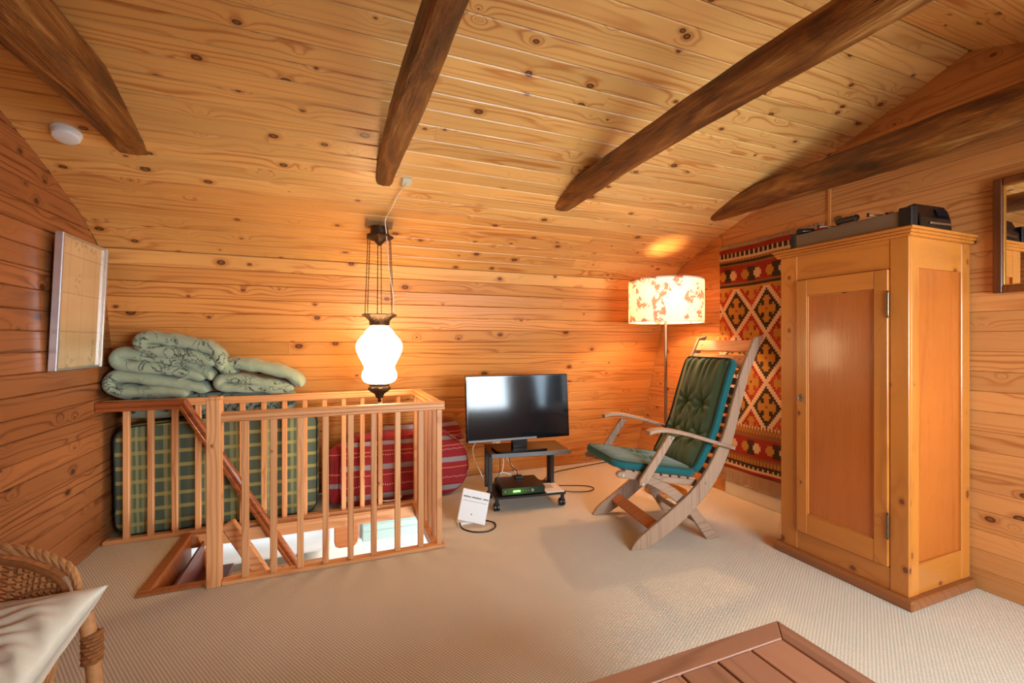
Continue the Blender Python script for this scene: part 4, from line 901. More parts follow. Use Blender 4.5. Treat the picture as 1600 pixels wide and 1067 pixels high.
# ------------------------------------------------------------------ kilim on the right wall
def kilim():
    cw, ch = 0.0135, 0.0185
    y_l, y_r = 2.845, 1.98; nY = int((y_l-y_r)/cw); z_t, z_b = 2.005, 0.215; nZ = int((z_t-z_b)/ch)
    RD, BK, YL, WH, BR, OR = rgb(150, 32, 30), rgb(28, 32, 32), rgb(186, 134, 56), rgb(222, 192, 156), rgb(136, 88, 52), rgb(180, 58, 36)
    cy0 = 2.40; cz0 = 1.124
    def col(i, k):
        y = y_l-(i+0.5)*cw; z = z_t-(k+0.5)*ch
        top = min(z_t-z, z-z_b)
        if 0.595 < z < 1.665:
            dx = (y-cy0)/cw; dz = (z-cz0)/ch
            dx = (dx+10) % 20-10; dz = (dz+10) % 20-10
            dx = round(dx); dz = round(dz); m = abs(dx)+abs(dz)
            def motif(ax, az, base, c1, cc):
                ax, az = abs(ax), abs(az)
                if ax+az == 0: return cc
                if (ax <= 1 and az <= 5) or (az <= 1 and ax <= 5) or (ax == 2 and az == 4) or (az == 2 and ax == 4):
                    return c1
                return base
            if m <= 8: return motif(dx, dz, BK, YL, RD)
            if m >= 12:
                ax, az = 10-abs(dx), 10-abs(dz); return motif(ax, az, OR if ((i//7+k//9) % 2) else RD, YL, BK)
            return WH
        # borders, distance from end
        t = top/ch
        if t < 1.6: return RD
        if t < 2.4: return WH
        if t < 4.4: return (WH if (i % 3 == 0 and 2.4 < t < 4.0) else BK)
        if t < 5.2: return WH
        if t < 6.4: return YL if i % 2 else BR
        if t < 7.2: return BK
        if t < 8.2: return BR
        if t < 15.5:
            p = i % 16; q = t-8.2
            if not 0.7 < q < 6.7: return RD
            if 2.4 < q < 5.0: return YL if abs(p-2) <= 2 else (WH if abs(p-10) <= 2 else (BK if 5 <= p <= 7 else RD))
            return YL if p in (1, 2, 3) and q > 1.5 and q < 6 else (WH if p in (9, 10, 11) and 1.5 < q < 6 else (BK if 4 <= p <= 8 else RD))
        if t < 16.4: return BR
        if t < 17.4: return BK if z > 1 else BR
        if t < 18.2: return YL
        if t < 20.2: return (BR if (i+k) % 2 else YL)
        return WH if i % 2 else BR
    root = thing('kilim_rug', (XR-0.02, 2.4, 0.1), 'red, black and yellow kilim rug with stepped diamonds hanging on the right wall', 'rug')
    vs, fs, cs = [], [], []
    def P(i, k):
        y = y_l-i*cw; z = z_t-k*ch; return (XR-0.016-0.004*math.sin(y*18+z*2)-0.003*math.sin(z*7), y, z+0.004*math.sin(y*9))
    for k in range(nZ+1):
        for i in range(nY+1): vs.append(P(i, k))
    for k in range(nZ):
        for i in range(nY): a = k*(nY+1)+i; fs.append((a, a+1, a+nY+2, a+nY+1)); cs.append(col(i, k))
    n0 = len(vs)
    for k in range(nZ+1):
        for i in range(nY+1): x, y, z = P(i, k); vs.append((x+0.006, y, z))
    for k in range(nZ):
        for i in range(nY):
            if k in (0, nZ-1) or i in (0, nY-1): a = n0+k*(nY+1)+i; fs.append((a, a+nY+1, a+nY+2, a+1)); cs.append(BR)
    for i in range(nY):
        for k in (0, nZ): a = k*(nY+1)+i; fs.append((a, a+1, n0+a+1, n0+a)); cs.append(RD)
    for k in range(nZ):
        for i in (0, nY): a = k*(nY+1)+i; fs.append((a, a+nY+1, n0+a+nY+1, n0+a)); cs.append(RD)
    me = bpy.data.meshes.new('rug_field'); off = LOC[root.name]
    me.from_pydata([(v[0]-off[0], v[1]-off[1], v[2]-off[2]) for v in vs], [], fs); me.materials.append(M['kilim'])
    at = me.color_attributes.new('kilim', 'FLOAT_COLOR', 'CORNER')
    data = []
    for f, c_ in zip(me.polygons, cs): data += list(c_)*f.loop_total
    at.data.foreach_set('color', data)
    o = bpy.data.objects.new('rug_field', me); COL.objects.link(o); o.parent = root
    rr = random.Random(2); fr = MB()
    for j in range(170):
        y = y_l-0.004-j*(y_l-y_r-0.01)/169; L = 0.10+rr.uniform(-0.012, 0.012); dy = rr.uniform(-0.006, 0.006)
        fr.tube([(XR-0.014, y, z_b+0.003), (XR-0.02, y+dy*0.5, z_b-L*0.5), (XR-0.022, y+dy, z_b-L)], [0.0022, 0.002, 0.0028], 4)
    tag(fr.build('fringe', M['fringe'], root), 'long loose beige fringe along the lower edge', kind='stuff')
    fr = MB()
    for j in range(120):
        y = y_l-0.004-j*(y_l-y_r-0.01)/119; dy = rr.uniform(-0.004, 0.004)
        fr.tube([(XR-0.014, y, z_t-0.002), (XR-0.02, y+dy, z_t+0.02), (XR-0.012, y+dy, z_t+0.036+rr.uniform(-0.006, 0.006))], [0.0026, 0.003, 0.0016], 4)
    tag(fr.build('fringe', M['fringe'], root), 'short knotted beige fringe along the upper edge', kind='stuff')
    return root
kilim()

# ------------------------------------------------------------------ wardrobe
WX0, WX1, WY0, WY1 = 2.50, 3.02, 1.255, 1.90
wd = thing('wardrobe', (WX0+0.25, (WY0+WY1)/2, 0), 'tall single-door pine wardrobe with panelled side, standing against the right wall', 'wardrobe')
WT = 1.745
b = MB(); b.box(WX0+0.02, WX1, WY0+0.02, WY1-0.02, 0.05, WT-0.02); b.build('carcass', M['ward_z'], wd)
# front frame: wide stiles + top and bottom rail
dy0, dy1, dz0, dz1 = 1.335, 1.795, 0.16, 1.60
b = MB(); b.box(WX0, WX0+0.022, WY0, dy0-0.003, 0.05, WT, 0.002); b.build('front_stile', M['ward_z'], wd)
b = MB(); b.box(WX0, WX0+0.022, dy1+0.003, WY1, 0.05, WT, 0.003); b.build('front_stile', M['ward_z'], wd)
b = MB(); b.box(WX0+0.002, WX0+0.02, dy0-0.003, dy1+0.003, dz1+0.003, WT, 0.002); b.build('front_top_rail', M['ward_y'], wd)
b = MB(); b.box(WX0+0.002, WX0+0.02, dy0-0.003, dy1+0.003, 0.05, dz0-0.003, 0.002); b.build('front_bottom_rail', M['ward_y'], wd)
door = MB(); st = 0.062
xd0, xd1 = WX0-0.012, WX0+0.012
door.box(xd0, xd1, dy0, dy0+st, dz0, dz1, 0.003); door.box(xd0, xd1, dy1-st, dy1, dz0, dz1, 0.003)
dr = door.build('door', M['ward_z'], wd)
LOC[dr.name] = LOC[wd.name]
b = MB(); b.box(xd0+0.001, xd1, dy0+st, dy1-st, dz1-0.09, dz1, 0.002); b.build('door_rail', M['ward_y'], dr)
b = MB(); b.box(xd0+0.001, xd1, dy0+st, dy1-st, dz0, dz0+0.11, 0.002); b.build('door_rail', M['ward_y'], dr)
b = MB(); b.box(xd0+0.011, xd1, dy0+st, dy1-st, dz0+0.11, dz1-0.09); b.build('door_panel', M['panel'], dr)
b = MB()
for bx in ((dy0+st, dy0+st+0.006, dz0+0.11, dz1-0.09), (dy1-st-0.006, dy1-st, dz0+0.11, dz1-0.09), (dy0+st, dy1-st, dz0+0.11, dz0+0.116), (dy0+st, dy1-st, dz1-0.096, dz1-0.09)): b.box(xd0+0.004, xd0+0.012, *bx, 0.002)
b.build('panel_moulding', M['ward_z'], dr)
for z in (0.36, 1.43):
    b = MB(); b.tube([(xd0-0.004, dy0-0.002, z-0.055), (xd0-0.004, dy0-0.002, z+0.055)], 0.006, 10); b.lathe([(0.0, z+0.055), (0.006, z+0.06), (0.0, z+0.068)], (xd0-0.004, dy0-0.002), 8); b.lathe([(0.0, z-0.068), (0.006, z-0.06), (0.0, z-0.055)], (xd0-0.004, dy0-0.002), 8); b.build('hinge', M['hinge'], wd, smooth=True)
b = MB(); b.tube([(xd0, dy1-0.03, 0.93), (xd0-0.022, dy1-0.03, 0.93)], 0.004, 8); b.box(xd0-0.03, xd0-0.018, dy1-0.034, dy1-0.026, 0.915, 0.945, 0.003); b.build('key', M['hinge'], dr)
b = MB(); b.lathe([(0.008, 0), (0.008, 0.001)], n=10); b2 = MB(); b2.box(xd0-0.002, xd0, dy1-0.038, dy1-0.022, 0.905, 0.95, 0.002); b2.build('keyhole_plate', M['hinge'], dr)
# side panel facing the camera (-Y)
sp = 0.08
b = MB(); b.box(WX0+0.0225, WX0+sp, WY0+0.0005, WY0+0.022, 0.05, WT, 0.001); b.build('side_stile', M['ward_z'], wd)
b = MB(); b.box(WX1-0.075, WX1, WY0, WY0+0.022, 0.05, WT, 0.003); b.build('side_stile', M['ward_z'], wd)
b = MB(); b.box(WX0+sp, WX1-0.075, WY0+0.002, WY0+0.02, 1.60, WT, 0.002); b.build('side_top_rail', M['ward_x'], wd)
b = MB(); b.box(WX0+sp, WX1-0.075, WY0+0.002, WY0+0.02, 0.05, 0.195, 0.002); b.build('side_bottom_rail', M['ward_x'], wd)
b = MB(); b.box(WX0+sp, WX1-0.075, WY0+0.013, WY0+0.02, 0.195, 1.60); b.build('side_panel', M['panel'], wd)
b = MB(); b.box(WX0-0.018, WX1, WY0-0.018, WY1+0.018, WT, WT+0.014, 0.004); b.box(WX0-0.026, WX1, WY0-0.026, WY1+0.026, WT+0.014, WT+0.028, 0.005); b.box(WX0-0.034, WX1, WY0-0.034, WY1+0.034, WT+0.028, WT+0.042, 0.004); b.build('cornice', M['ward_y'], wd)
b = MB(); b.box(WX0-0.03, WX1, WY0-0.03, WY1+0.03, 0.0, 0.05, 0.008); b.build('plinth', M['plinth'], wd)
TOPZ = WT+0.042
# long tabletop game / barrel on wardrobe
gm = thing('tabletop_game', (2.58, 1.56, TOPZ), 'long grey-brown board box with black ends, black grips and small rods, on the wardrobe', 'game')
gx0, gx1 = 2.485, 2.53
b = MB(); b.box(gx0+0.006, gx1, 1.29, 1.80, TOPZ, TOPZ+0.078, 0.002); b.build('side_board', M['game_wood'], gm)
b = MB(); b.box(gx0, gx1+0.004, 1.236, 1.29, TOPZ, TOPZ+0.092, 0.003); b.build('end_block', M['black'], gm)
b = MB(); b.box(gx0, gx1+0.004, 1.80, 1.83, TOPZ, TOPZ+0.085, 0.003); b.build('end_block', M['black'], gm)
def grip(x0, y0, x1, y1, z):
    p0, p1 = Vector((x0, y0, z)), Vector((x1, y1, z)); n = 12; d = (p1-p0)
    rs = [0.009, 0.015, 0.018]+[0.017 if i % 2 else 0.0145 for i in range(n-5)]+[0.018, 0.012]
    b = MB(); b.tube([p0+d*i/(len(rs)-1) for i in range(len(rs))], rs, 12); b.build('rod_grip', M['black'], gm, smooth=True)
grip(2.49, 1.795, 2.56, 1.74, TOPZ+0.097); grip(2.488, 1.575, 2.488, 1.465, TOPZ+0.097)
for (x0, y0, x1, y1) in ((2.47, 1.655, 2.54, 1.60), (2.47, 1.41, 2.545, 1.37)):
    b = MB(); b.tube([(x0, y0, TOPZ+0.09), (x1, y1, TOPZ+0.09)], 0.004, 8); b.build('rod', M['chrome'], gm, smooth=True)
    b = MB(); b.tube([(x1, y1, TOPZ+0.074), (x1, y1, TOPZ+0.1)], 0.006, 8); b.tube([(x0, y0, TOPZ+0.082), (x0, y0, TOPZ+0.1)], 0.006, 8); b.build('rod_end', M['black'], gm, smooth=True)
# radio
rd = thing('clock_radio', (2.72, 1.29, TOPZ), 'small black portable radio with a silver strip on the corner of the wardrobe', 'radio')
def rdx(x, y, z): a = R(-4); return (2.556+x*math.cos(a)-y*math.sin(a), 1.236+x*math.sin(a)+y*math.cos(a), TOPZ+z)
b = MB(rdx); b.prism([(0.0, 0.0), (0.075, 0.0), (0.078, 0.07), (0.06, 0.112), (0.03, 0.118), (0.004, 0.05)], lambda a, c, t: (t, a, c), 0.0, 0.225, 0.004); b.build('case', M['black_gloss'], rd)
b = MB(rdx); b.box(0.06, 0.215, -0.006, 0.004, 0.018, 0.030, 0.002); b.build('silver_strip', M['chrome'], rd)
b = MB(rdx); b.obox((0.13, 0.013, 0.082), (0.215, 0.013, 0.082), 0.006, 0.035, up=(0, 0.38, 1), c=0.001); b.build('display', M['screen'], rd)
b = MB(rdx); b.tube([(-0.008, 0.03, 0.055), (0.002, 0.03, 0.055)], 0.012, 12); b.build('knob', M['black'], rd, smooth=True)
# mirror
mr = thing('wall_mirror', (XR-0.03, 0.78, 1.49), 'dark wooden framed mirror on the right wall beyond the wardrobe', 'mirror')
def fr_prism(bx, nm, m): b = MB(); b.box(*bx, 0.004); b.build(nm, M[m], mr)
my0, my1, mz0, mz1 = 0.62, 1.163, 1.485, 2.04
for bx in ((XR-0.032, XR-0.002, my1-0.034, my1, mz0, mz1), (XR-0.032, XR-0.002, my0, my0+0.034, mz0, mz1), (XR-0.032, XR-0.002, my0+0.034, my1-0.034, mz0, mz0+0.034), (XR-0.032, XR-0.002, my0+0.034, my1-0.034, mz1-0.034, mz1)): fr_prism(bx, 'frame_bar', 'mirror_frame')
b = MB()
for bx in ((my1-0.040, my1-0.034, mz0+0.034, mz1-0.034), (my0+0.034, my0+0.04, mz0+0.034, mz1-0.034), (my0+0.034, my1-0.034, mz0+0.034, mz0+0.04), (my0+0.034, my1-0.034, mz1-0.04, mz1-0.034)): b.box(XR-0.026, XR-0.008, *bx, 0.001)
b.build('inner_bead', M['brass'], mr)
b = MB(); b.box(XR-0.016, XR-0.008, my0+0.034, my1-0.034, mz0+0.034, mz1-0.034); b.build('mirror_glass', M['mirror'], mr)

# ------------------------------------------------------------------ folding teak recliner
O = Vector((1.70, 2.21, 0)); DR = Vector((0.988, -0.152, 0)); SD = Vector((0.152, 0.988, 0))
def CX(a, off, z): p = O+DR*a+SD*off; return (p.x, p.y, z)
chair = thing('teak_recliner', tuple(O+DR*0.3+SD*0.29), 'weathered teak folding armchair with high slatted back and green cushions, by the wardrobe', 'chair')
Lp = [(-0.05, 0.0), (-0.003, 0.060), (0.108, 0.138), (0.207, 0.207), (0.322, 0.291), (0.425, 0.386), (0.505, 0.50), (0.595, 0.67), (0.662, 0.88), (0.73, 1.08), (0.821, 1.275)]
Rp = [(0.062, 0.0), (0.207, 0.080), (0.353, 0.186), (0.484, 0.311), (0.590, 0.467), (0.668, 0.657), (0.722, 0.854), (0.795, 1.08), (0.892, 1.292)]
for off in (0.0, 0.565):
    b = MB(); b.prism(spline(Lp, 4)+spline(Rp, 4)[::-1], lambda a, z, t: CX(a, t, z), off, off+0.026, 0.004); b.build('back_frame', M['teak_z'], chair)
Up = [(-0.125, 0.450), (-0.10, 0.468), (-0.003, 0.458), (0.138, 0.410), (0.277, 0.334), (0.416, 0.206), (0.497, 0.108), (0.588, 0.0)]
Dn = [(0.493, 0.0), (0.425, 0.097), (0.357, 0.182), (0.207, 0.306), (0.069, 0.386), (-0.04, 0.418), (-0.11, 0.430)]
for off in (0.032, 0.533):
    b = MB(); b.prism(spline(Up, 4)+spline(Dn, 4), lambda a, z, t: CX(a, t, z), off, off+0.026, 0.004); b.build('cross_leg', M['teak_x'], chair)
for off in (-0.024, 0.593):
    b = MB(); b.prism([(-0.005, 0.395), (0.025, 0.385), (0.055, 0.41), (0.232, 0.672), (0.188, 0.684), (0.0, 0.425)], lambda a, z, t: CX(a, t, z), off, off+0.022, 0.003); b.build('arm_support', M['teak_z'], chair)
for off0 in (-0.045, 0.577):
    top = spline([(0.05, 0.716), (0.11, 0.728), (0.20, 0.722), (0.33, 0.692), (0.46, 0.652), (0.58, 0.615), (0.64, 0.598)], 4)
    bot = [(a, z-0.024) for a, z in top][::-1]
    b = MB(); b.prism(top+bot, lambda a, z, t: CX(a, t, z), off0, off0+0.058, 0.005); b.build('armrest', M['teak_x'], chair)
# cross pieces
def cross(a, z, wa, wz, up, nm, o0=0.026, o1=0.565):
    b = MB(); p0 = Vector(CX(a, o0, z)); p1 = Vector(CX(a, o1, z)); b.obox(p0, p1, wa, wz, up=up, c=0.003); b.build(nm, M['teak_y'], chair)
u1 = DR*0.55+Vector((0, 0, -0.8)); 
b = MB(); n1 = Vector((DR.x*-0.55, DR.y*-0.55, 0.83)); b.obox(CX(0.13, 0.026, 0.115), CX(0.13, 0.565, 0.115), 0.075, 0.018, up=n1, c=0.003); b.build('stretcher', M['stair_wood'], chair)
cross(0.46, 0.10, 0.05, 0.018, DR*0.7+Vector((0, 0, 0.5)), 'stretcher', 0.058, 0.533)
# back slats between the long frames
fr_c = [((l[0]*0.75+r_[0]*0.25), (l[1]*0.75+r_[1]*0.25)) for l, r_ in zip(spline(Lp[4:], 12)[-60:], spline(Rp[2:], 12)[-60:])]
def at_z(z, f=0.12):
    L_ = spline(Lp, 10); 
    for p, q in zip(L_, L_[1:]):
        if p[1] <= z <= q[1]:
            t = (z-p[1])/(q[1]-p[1]); a = p[0]+(q[0]-p[0])*t; return a, Vector((q[0]-p[0], q[1]-p[1])).normalized()
for z in [0.44+0.062*i for i in range(10)]:
    a, tg = at_z(z); p = (a+0.022*tg[1]*1.0, z-0.022*tg[0]); upv = DR*tg[1]+Vector((0, 0, -tg[0]))
    b = MB(); b.obox(CX(p[0], 0.0255, p[1]), CX(p[0], 0.5655, p[1]), 0.045, 0.014, up=upv, c=0.003); b.build('back_slat', M['teak_y'], chair)
for z, h_ in ((1.125, 0.088), (1.225, 0.085)):
    a, tg = at_z(z); p = (a+0.016*tg[1], z-0.016*tg[0]); upv = DR*tg[1]+Vector((0, 0, -tg[0]))
    b = MB(); b.obox(CX(p[0], 0.0255, p[1]), CX(p[0], 0.5655, p[1]), h_, 0.018, up=upv, c=0.004); b.build('head_slat', M['rail_y'], chair)
# seat side rails and slats
seat_line = lambda a: 0.455-(a+0.06)*0.165
for off in (0.058, 0.507):
    top = [(-0.06, seat_line(-0.06)+0.005), (0.1, seat_line(0.1)+0.01), (0.25, seat_line(0.25)+0.004), (0.44, seat_line(0.44))]
    b = MB(); b.prism(spline(top, 4)+[(a, z-0.042) for a, z in spline(top, 4)][::-1], lambda a, z, t: CX(a, t, z), off, off+0.026, 0.004); b.build('seat_rail', M['teak_x'], chair)
for a in [-0.045+0.062*i for i in range(8)]:
    b = MB(); z = seat_line(a)+0.012; upv = Vector((0, 0, 1))+DR*0.16; b.obox(CX(a, 0.034, z), CX(a, 0.556, z), 0.048, 0.014, up=upv, c=0.003); b.build('seat_slat', M['teak_y'], chair)
for a, z, off in ((0.012, 0.405, -0.028), (0.62, 0.590, -0.002), (0.36, 0.235, -0.001), (0.46, 0.37, -0.001), (-0.085, 0.446, 0.03), (0.21, 0.665, -0.028)):
    b = MB(); n = 12; b.prism([(a+0.008*math.cos(2*PI*k/n), z+0.008*math.sin(2*PI*k/n)) for k in range(n)], lambda p, q, t: CX(p, t, q), off, off-0.004 if off <= 0 else off-0.003, 0.0); b.build('bolt', M['screw'], chair, smooth=False)
b = MB()
# ---- cushions (pad surface grid in (s along, w across))
def pad(frame, L, W, th, off0, name, mtop, mside, buttons, pleats, seed, res=0.0085):
    """frame(s)-> (a,z,(ta,tz) tangent, (na,nz) normal) ; top side displaced"""
    nu, nv = int(L/res), int(W/res); vs, fs, mi = [], [], []
    def hgt(s_, w_):
        e = min(s_, L-s_, w_, W-w_); edge = 1-math.exp(-e/0.018)
        h = 0.014*math.sin(PI*min(1, max(0, s_/L)))*0+0.0
        puff = 0.016*(1-math.exp(-e/0.05))
        d = 0
        for (bs, bw) in buttons:
            r2 = math.hypot(s_-bs, (w_-bw)); d -= 0.024*math.exp(-(r2/0.024)**2)+0.010*math.exp(-(r2/0.07)**2)
            an = math.atan2(w_-bw, s_-bs); d += 0.0062*math.sin(an*7+seed+bs*20)*math.exp(-((r2-0.05)/0.05)**2)*min(1, r2/0.02)
        for (ps, amt) in pleats:
            d += amt*math.sin(w_*95+math.sin(w_*31)*1.2)*math.exp(-((s_-ps)/0.10)**2)
        return -0.012*(1-edge)+puff+d
    top0 = 0
    rc = 0.06 if name == 'seat_cushion' else 0.03
    def sw(s_, w_):
        e = min(w_, W-w_)
        if e >= rc: return s_
        sh = rc-math.sqrt(max(0.0, rc*rc-(rc-e)**2)); return sh+s_*(L-2*sh)/L
    for i in range(nu+1):
        s_ = L*i/nu
        for j in range(nv+1):
            w_ = W*j/nv; h = th+hgt(s_, w_); a, z, t_, n_ = frame(sw(s_, w_)); vs.append(CX(a+n_[0]*h, off0+w_, z+n_[1]*h))
    for i in range(nu):
        for j in range(nv): k = i*(nv+1)+j; fs.append((k, k+1, k+nv+2, k+nv+1)); mi.append(0)
    ring = [(0, j) for j in range(nv+1)]+[(i, nv) for i in range(1, nu+1)]+[(nu, j) for j in range(nv-1, -1, -1)]+[(i, 0) for i in range(nu-1, 0, -1)]
    levels = [(0.9, 0.006), (0.5, 0.009), (0.1, 0.006), (0.0, 0.0)]; prev = [i*(nv+1)+j for i, j in ring]
    for f_, out in levels:
        cur = []
        for i, j in ring:
            s_ = L*i/nu; w_ = W*j/nv; a, z, t_, n_ = frame(sw(s_, w_))
            os_ = out*(-1 if i == 0 else (1 if i == nu else 0)); ow = out*(-1 if j == 0 else (1 if j == nv else 0)); h = th*f_
            cur.append(len(vs)); vs.append(CX(a+n_[0]*h+t_[0]*os_, off0+w_+ow, z+n_[1]*h+t_[1]*os_))
        for k in range(len(ring)): k2 = (k+1) % len(ring); fs.append((prev[k], prev[k2], cur[k2], cur[k])); mi.append(1)
        prev = cur
    fs.append(tuple(prev)); mi.append(1)
    root = thing(name, CX(frame(0)[0], off0+W/2, frame(0)[1]))
    b = MB(); b.v = vs; b.f = fs; b.mi = mi; o = b.build('cushion_body', [mtop, mside], root, smooth=True, auto=False)
    # piping along the top edge
    p = MB(); pts = []
    for i, j in ring+[ring[0]]:
        s_ = L*i/nu; w_ = W*j/nv; a, z, t_, n_ = frame(sw(s_, w_)); h = th*0.97; pts.append(CX(a+n_[0]*h+t_[0]*0.003*(-1 if i == 0 else 1 if i == nu else 0), off0+w_+0.004*(-1 if j == 0 else 1 if j == nv else 0), z+n_[1]*h))
    p.tube(pts[::2]+[pts[0]], 0.004, 6); p.build('piping', M['piping'], root, smooth=True)
    return root
def back_frame(s_):   # s from bottom up, lies in front of slats
    z = 0.415+s_*0.955
    a, tg = at_z(min(z, 1.2)); n_ = (-tg[1], tg[0])
    return a-0.004*tg[1]+n_[0]*0.004, z, (tg[0], tg[1]), n_
LB = 0.735
bc = pad(back_frame, LB, 0.468, 0.058, 0.052, 'back_cushion', M['green'], M['teal'], [(0.42, 0.15), (0.42, 0.32), (0.20, 0.10), (0.18, 0.235), (0.20, 0.37)], [(LB-0.02, 0.006), (0.0, 0.003), (0.40, 0.0022)], 1)
tag(bc, 'buttoned dark green back cushion with teal sides, leaning on the teak chair back', 'cushion')
def seat_frame_(s_):
    a = -0.125+s_; ln = math.hypot(1, 0.165); return a, seat_line(a)+0.022, (1/ln, -0.165/ln), (0.165/ln, 1/ln)
sc = pad(seat_frame_, 0.56, 0.475, 0.045, 0.052, 'seat_cushion', M['teal_green'], M['teal'], [(0.30, 0.15), (0.30, 0.33)], [(0.0, 0.0015)], 4)
tag(sc, 'green seat cushion with teal edge on the teak folding chair', 'cushion')

# ------------------------------------------------------------------ low teak table, lower right corner
TZ = 0.45; tx1, ty1 = 1.185, 0.912; tx0, ty0 = 0.0, -0.35
tb = thing('slatted_table', ((tx0+tx1)/2, (ty0+ty1)/2, 0), 'low slatted teak table with framed top in the foreground', 'table')
bw = 0.061
b = MB()
def plk(poly, nm, mat): b = MB(); b.prism(poly, lambda a, c, t: (a, c, t), TZ-0.026, TZ, 0.003); b.build(nm, mat, tb)
plk([(tx0, ty1), (tx0+bw, ty1-bw), (tx1-bw, ty1-bw), (tx1, ty1)], 'top_frame_board', M['table_x'])
plk([(tx0, ty0), (tx1, ty0), (tx1-bw, ty0+bw), (tx0+bw, ty0+bw)], 'top_frame_board', M['table_x'])
plk([(tx1, ty1), (tx1-bw, ty1-bw), (tx1-bw, ty0+bw), (tx1, ty0)], 'top_frame_board', M['table_y'])
plk([(tx0, ty1), (tx0, ty0), (tx0+bw, ty0+bw), (tx0+bw, ty1-bw)], 'top_frame_board', M['table_y'])
x = tx1-bw; k = 0
while x > tx0+bw+0.05:
    xa = max(tx0+bw, x-0.1155); b = MB(); b.box(xa+0.0025, x-0.0025, ty0+bw+0.001, ty1-bw-0.001, TZ-0.022, TZ-0.001, 0.002); b.build('slat', M['table_y'], tb); x = xa; k += 1
for x, y in ((tx0+0.05, ty0+0.05), (tx1-0.05, ty0+0.05), (tx0+0.05, ty1-0.05), (tx1-0.05, ty1-0.05)):
    b = MB(); b.box(x-0.03, x+0.03, y-0.03, y+0.03, 0, TZ-0.027, 0.004); b.build('leg', M['table_z'], tb)
for bx, mm in (((tx0+0.08, tx1-0.08, ty0+0.035, ty0+0.055, TZ-0.10, TZ-0.027), 'table_x'), ((tx0+0.08, tx1-0.08, ty1-0.055, ty1-0.035, TZ-0.10, TZ-0.027), 'table_x'), ((tx0+0.035, tx0+0.055, ty0+0.08, ty1-0.08, TZ-0.10, TZ-0.027), 'table_y'), ((tx1-0.055, tx1-0.035, ty0+0.08, ty1-0.08, TZ-0.10, TZ-0.027), 'table_y')):
    b = MB(); b.box(*bx, 0.003); b.build('apron', M[mm], tb)

# ------------------------------------------------------------------ wicker chair, lower left
WE, WF = Vector((-0.960, 0.280, 0)), Vector((-0.280, -0.960, 0)); WO = Vector((-0.89, 1.60, 0))
def WP(t, f, z): p = WO+WE*t+WF*f; return Vector((p.x, p.y, z))
wk = thing('wicker_chair', tuple(WP(0, 0.25, 0)), 'brown wicker armchair with twisted cane rim in the lower left corner', 'chair')
half = [(0.0, 0.0, 0.725), (0.14, 0.003, 0.705), (0.21, 0.01, 0.688), (0.275, 0.02, 0.657), (0.31, 0.04, 0.612), (0.328, 0.075, 0.575), (0.332, 0.14, 0.545), (0.325, 0.22, 0.52), (0.31, 0.30, 0.475), (0.295, 0.36, 0.43)]
rim_path = spline([(-t, f, z) for t, f, z in half[::-1]]+half[1:], 8)
low_path = [(t*0.86, 0.04+f*0.88, 0.37) for t, f, z in rim_path]
NR = len(rim_path)
for s_ in range(3):
    b = MB(); pts = []
    for i, (t, f, z) in enumerate(spline(rim_path, 2)):
        ph = i*0.42+s_*2*PI/3; pts.append(WP(t*(1+0.012*math.cos(ph)), f+0.005*math.cos(ph), z+0.0075*math.sin(ph)))
    b.tube(pts, 0.0082, 7); b.build('rim_strand', M['wicker_light'], wk, smooth=True)
b = MB(); b.tube([WP(t*0.955, f+0.012, z-0.026) for t, f, z in rim_path], 0.0075, 8); b.build('inner_hoop', M['wicker'], wk, smooth=True)
b = MB(); hoop = [WP(0.28*math.cos(2*PI*k/40), 0.21+0.18*math.sin(2*PI*k/40), 0.362) for k in range(41)]; b.tube(hoop, 0.013, 8); b.build('seat_hoop', M['wicker'], wk, smooth=True)
def wv(i, f):
    t, ff, z = rim_path[i]; a1 = WP(t*0.955, ff+0.012, z-0.026); t2, f2, z2 = low_path[i]; a0 = WP(t2, f2, z2); return a0+(a1-a0)*f
b = MB()
for i in range(0, NR, 2): b.tube([wv(i, 0), wv(i, 0.5), wv(i, 1)], 0.0042, 5)
tag(b.build('weave_stakes', M['wicker_light'], wk), kind='stuff')
b = MB()
for r_ in range(34):
    f = (r_+0.5)/34; pts = []
    for i in range(NR): p = wv(i, f); pts.append(p+WF*(0.0045*math.cos(PI*i/2+r_*PI)))
    b.tube(pts, 0.0026, 4)
tag(b.build('weave_strands', M['wicker'], wk, smooth=True), kind='stuff')
b = MB(); n = 40; b.add([WP(0.27*math.cos(2*PI*k/n), 0.21+0.17*math.sin(2*PI*k/n), z) for z in (0.354, 0.368) for k in range(n)], [tuple(range(n)), tuple(range(n, 2*n))]+[(k, (k+1) % n, n+(k+1) % n, n+k) for k in range(n)]); b.build('seat', M['wicker'], wk, smooth=True)
for t, f in ((-0.335, 0.03), (0.335, 0.03), (-0.28, 0.36), (0.28, 0.36)):
    tx = t*1.0; b = MB(); pts = [WP(tx*0.97, f+0.01, 0.555 if f < 0.2 else 0.44), WP(tx, f, 0.44 if f < 0.2 else 0.39), WP(tx*1.02, f-0.005, 0.3), WP(tx*1.04, f-0.01, 0.15), WP(tx*1.1, f-0.02, 0.0)]
    b.tube(spline(pts, 4), [0.0165]*17, 10); lg = b.build('leg', M['wicker_light'], wk, smooth=True)
    b = MB(); k = 56; b.tube([WP(tx+0.0195*math.cos(i*0.85), f+0.0195*math.sin(i*0.85), 0.425+0.075*i/k) for i in range(k+1)], 0.0055, 5); b.build('cane_binding', M['wicker'], lg, smooth=True)
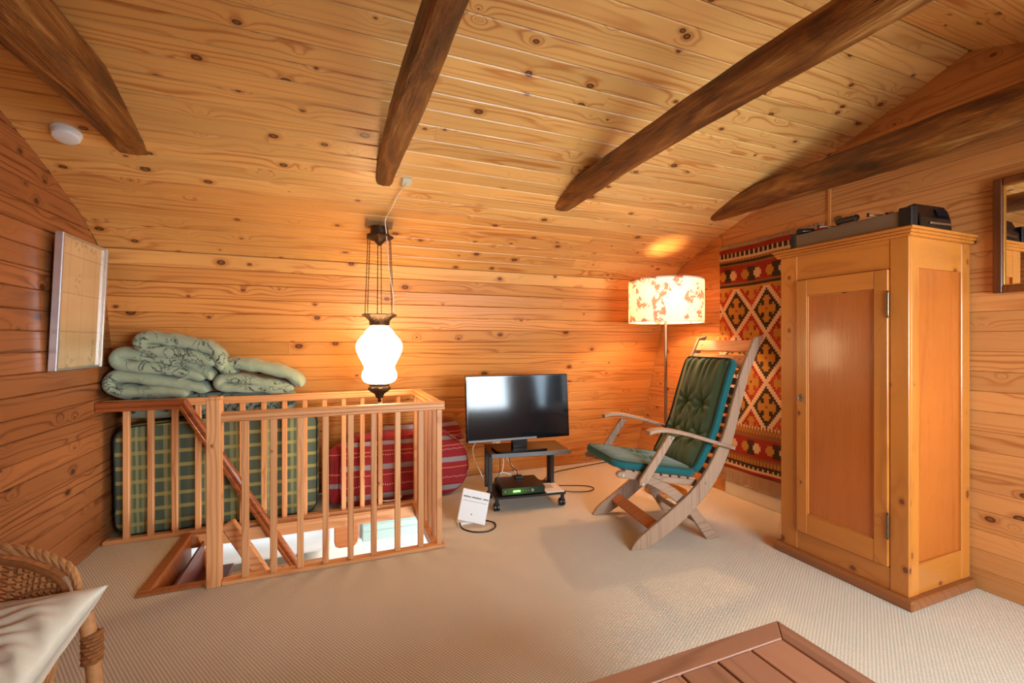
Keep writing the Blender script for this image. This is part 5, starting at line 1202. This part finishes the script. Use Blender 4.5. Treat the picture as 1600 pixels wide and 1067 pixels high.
for p0, p1 in (((-0.34, 0.03), (0.34, 0.03)), ((-0.34, 0.03), (-0.285, 0.36)), ((0.34, 0.03), (0.285, 0.36)), ((-0.285, 0.36), (0.285, 0.36))):
    b = MB(); b.tube(spline([WP(*p0, 0.22), WP((p0[0]+p1[0])/2, (p0[1]+p1[1])/2, 0.33), WP(*p1, 0.22)], 5), 0.007, 7); b.build('stretcher', M['wicker'], wk, smooth=True)
def pillow(name, c0, ex, ey, W, H, th, label, seed):
    ex, ey = Vector(ex).normalized(), Vector(ey).normalized(); ez = ex.cross(ey).normalized(); ey = ez.cross(ex); b = MB(); n = 56; vs = []
    for side in (1, -1):
        for i in range(n+1):
            for j in range(n+1):
                u, v = i/n*2-1, j/n*2-1
                pin = 1-0.10*(1-(abs(u))**2)*abs(v)**3; pin2 = 1-0.10*(1-abs(v)**2)*abs(u)**3
                h = th/2*((1-u**4)*(1-v**4))**0.55
                e_ = (1-u*u)*(1-v*v)
                wr = 0.006*math.sin(v*19+u*5+math.sin(u*5+seed)*1.8)*min(1, e_*3)*(0.4+abs(u))+0.0055*math.sin(v*43-u*6+math.sin(u*7)*2+seed)*min(1, e_*2)
                vs.append((Vector(c0)+ex*(u*W/2*pin2)+ey*(v*H/2*pin)+ez*(side*(h+wr*(1 if side > 0 else 0.3))))[:])
    fs = []; N = (n+1)**2
    for i in range(n):
        for j in range(n):
            a = i*(n+1)+j; fs.append((a, a+1, a+n+2, a+n+1)); fs.append((N+a, N+a+n+1, N+a+n+2, N+a+1))
    edge = [j for j in range(n+1)]+[i*(n+1)+n for i in range(1, n+1)]+[n*(n+1)+j for j in range(n-1, -1, -1)]+[i*(n+1) for i in range(n-1, 0, -1)]
    for k in range(len(edge)): a, c2 = edge[k], edge[(k+1) % len(edge)]; fs.append((a, c2, N+c2, N+a))
    b.add(vs, fs); o = b.build(name, M['cream'], smooth=True, auto=False); tag(o, label, 'cushion'); return o
pillow('cream_cushion', (-0.805, 1.365, 0.475), (0.90, -0.38, 0.12), (0.29, 0.74, 0.56), 0.48, 0.44, 0.12, 'cream satin cushion with wrinkles, topmost in the wicker chair', 2)
pillow('seat_pad', tuple(WP(0.0, 0.23, 0.412)), tuple(WE), tuple(WF), 0.46, 0.40, 0.07, 'flat cream seat pad under the satin cushion in the wicker chair', 5)
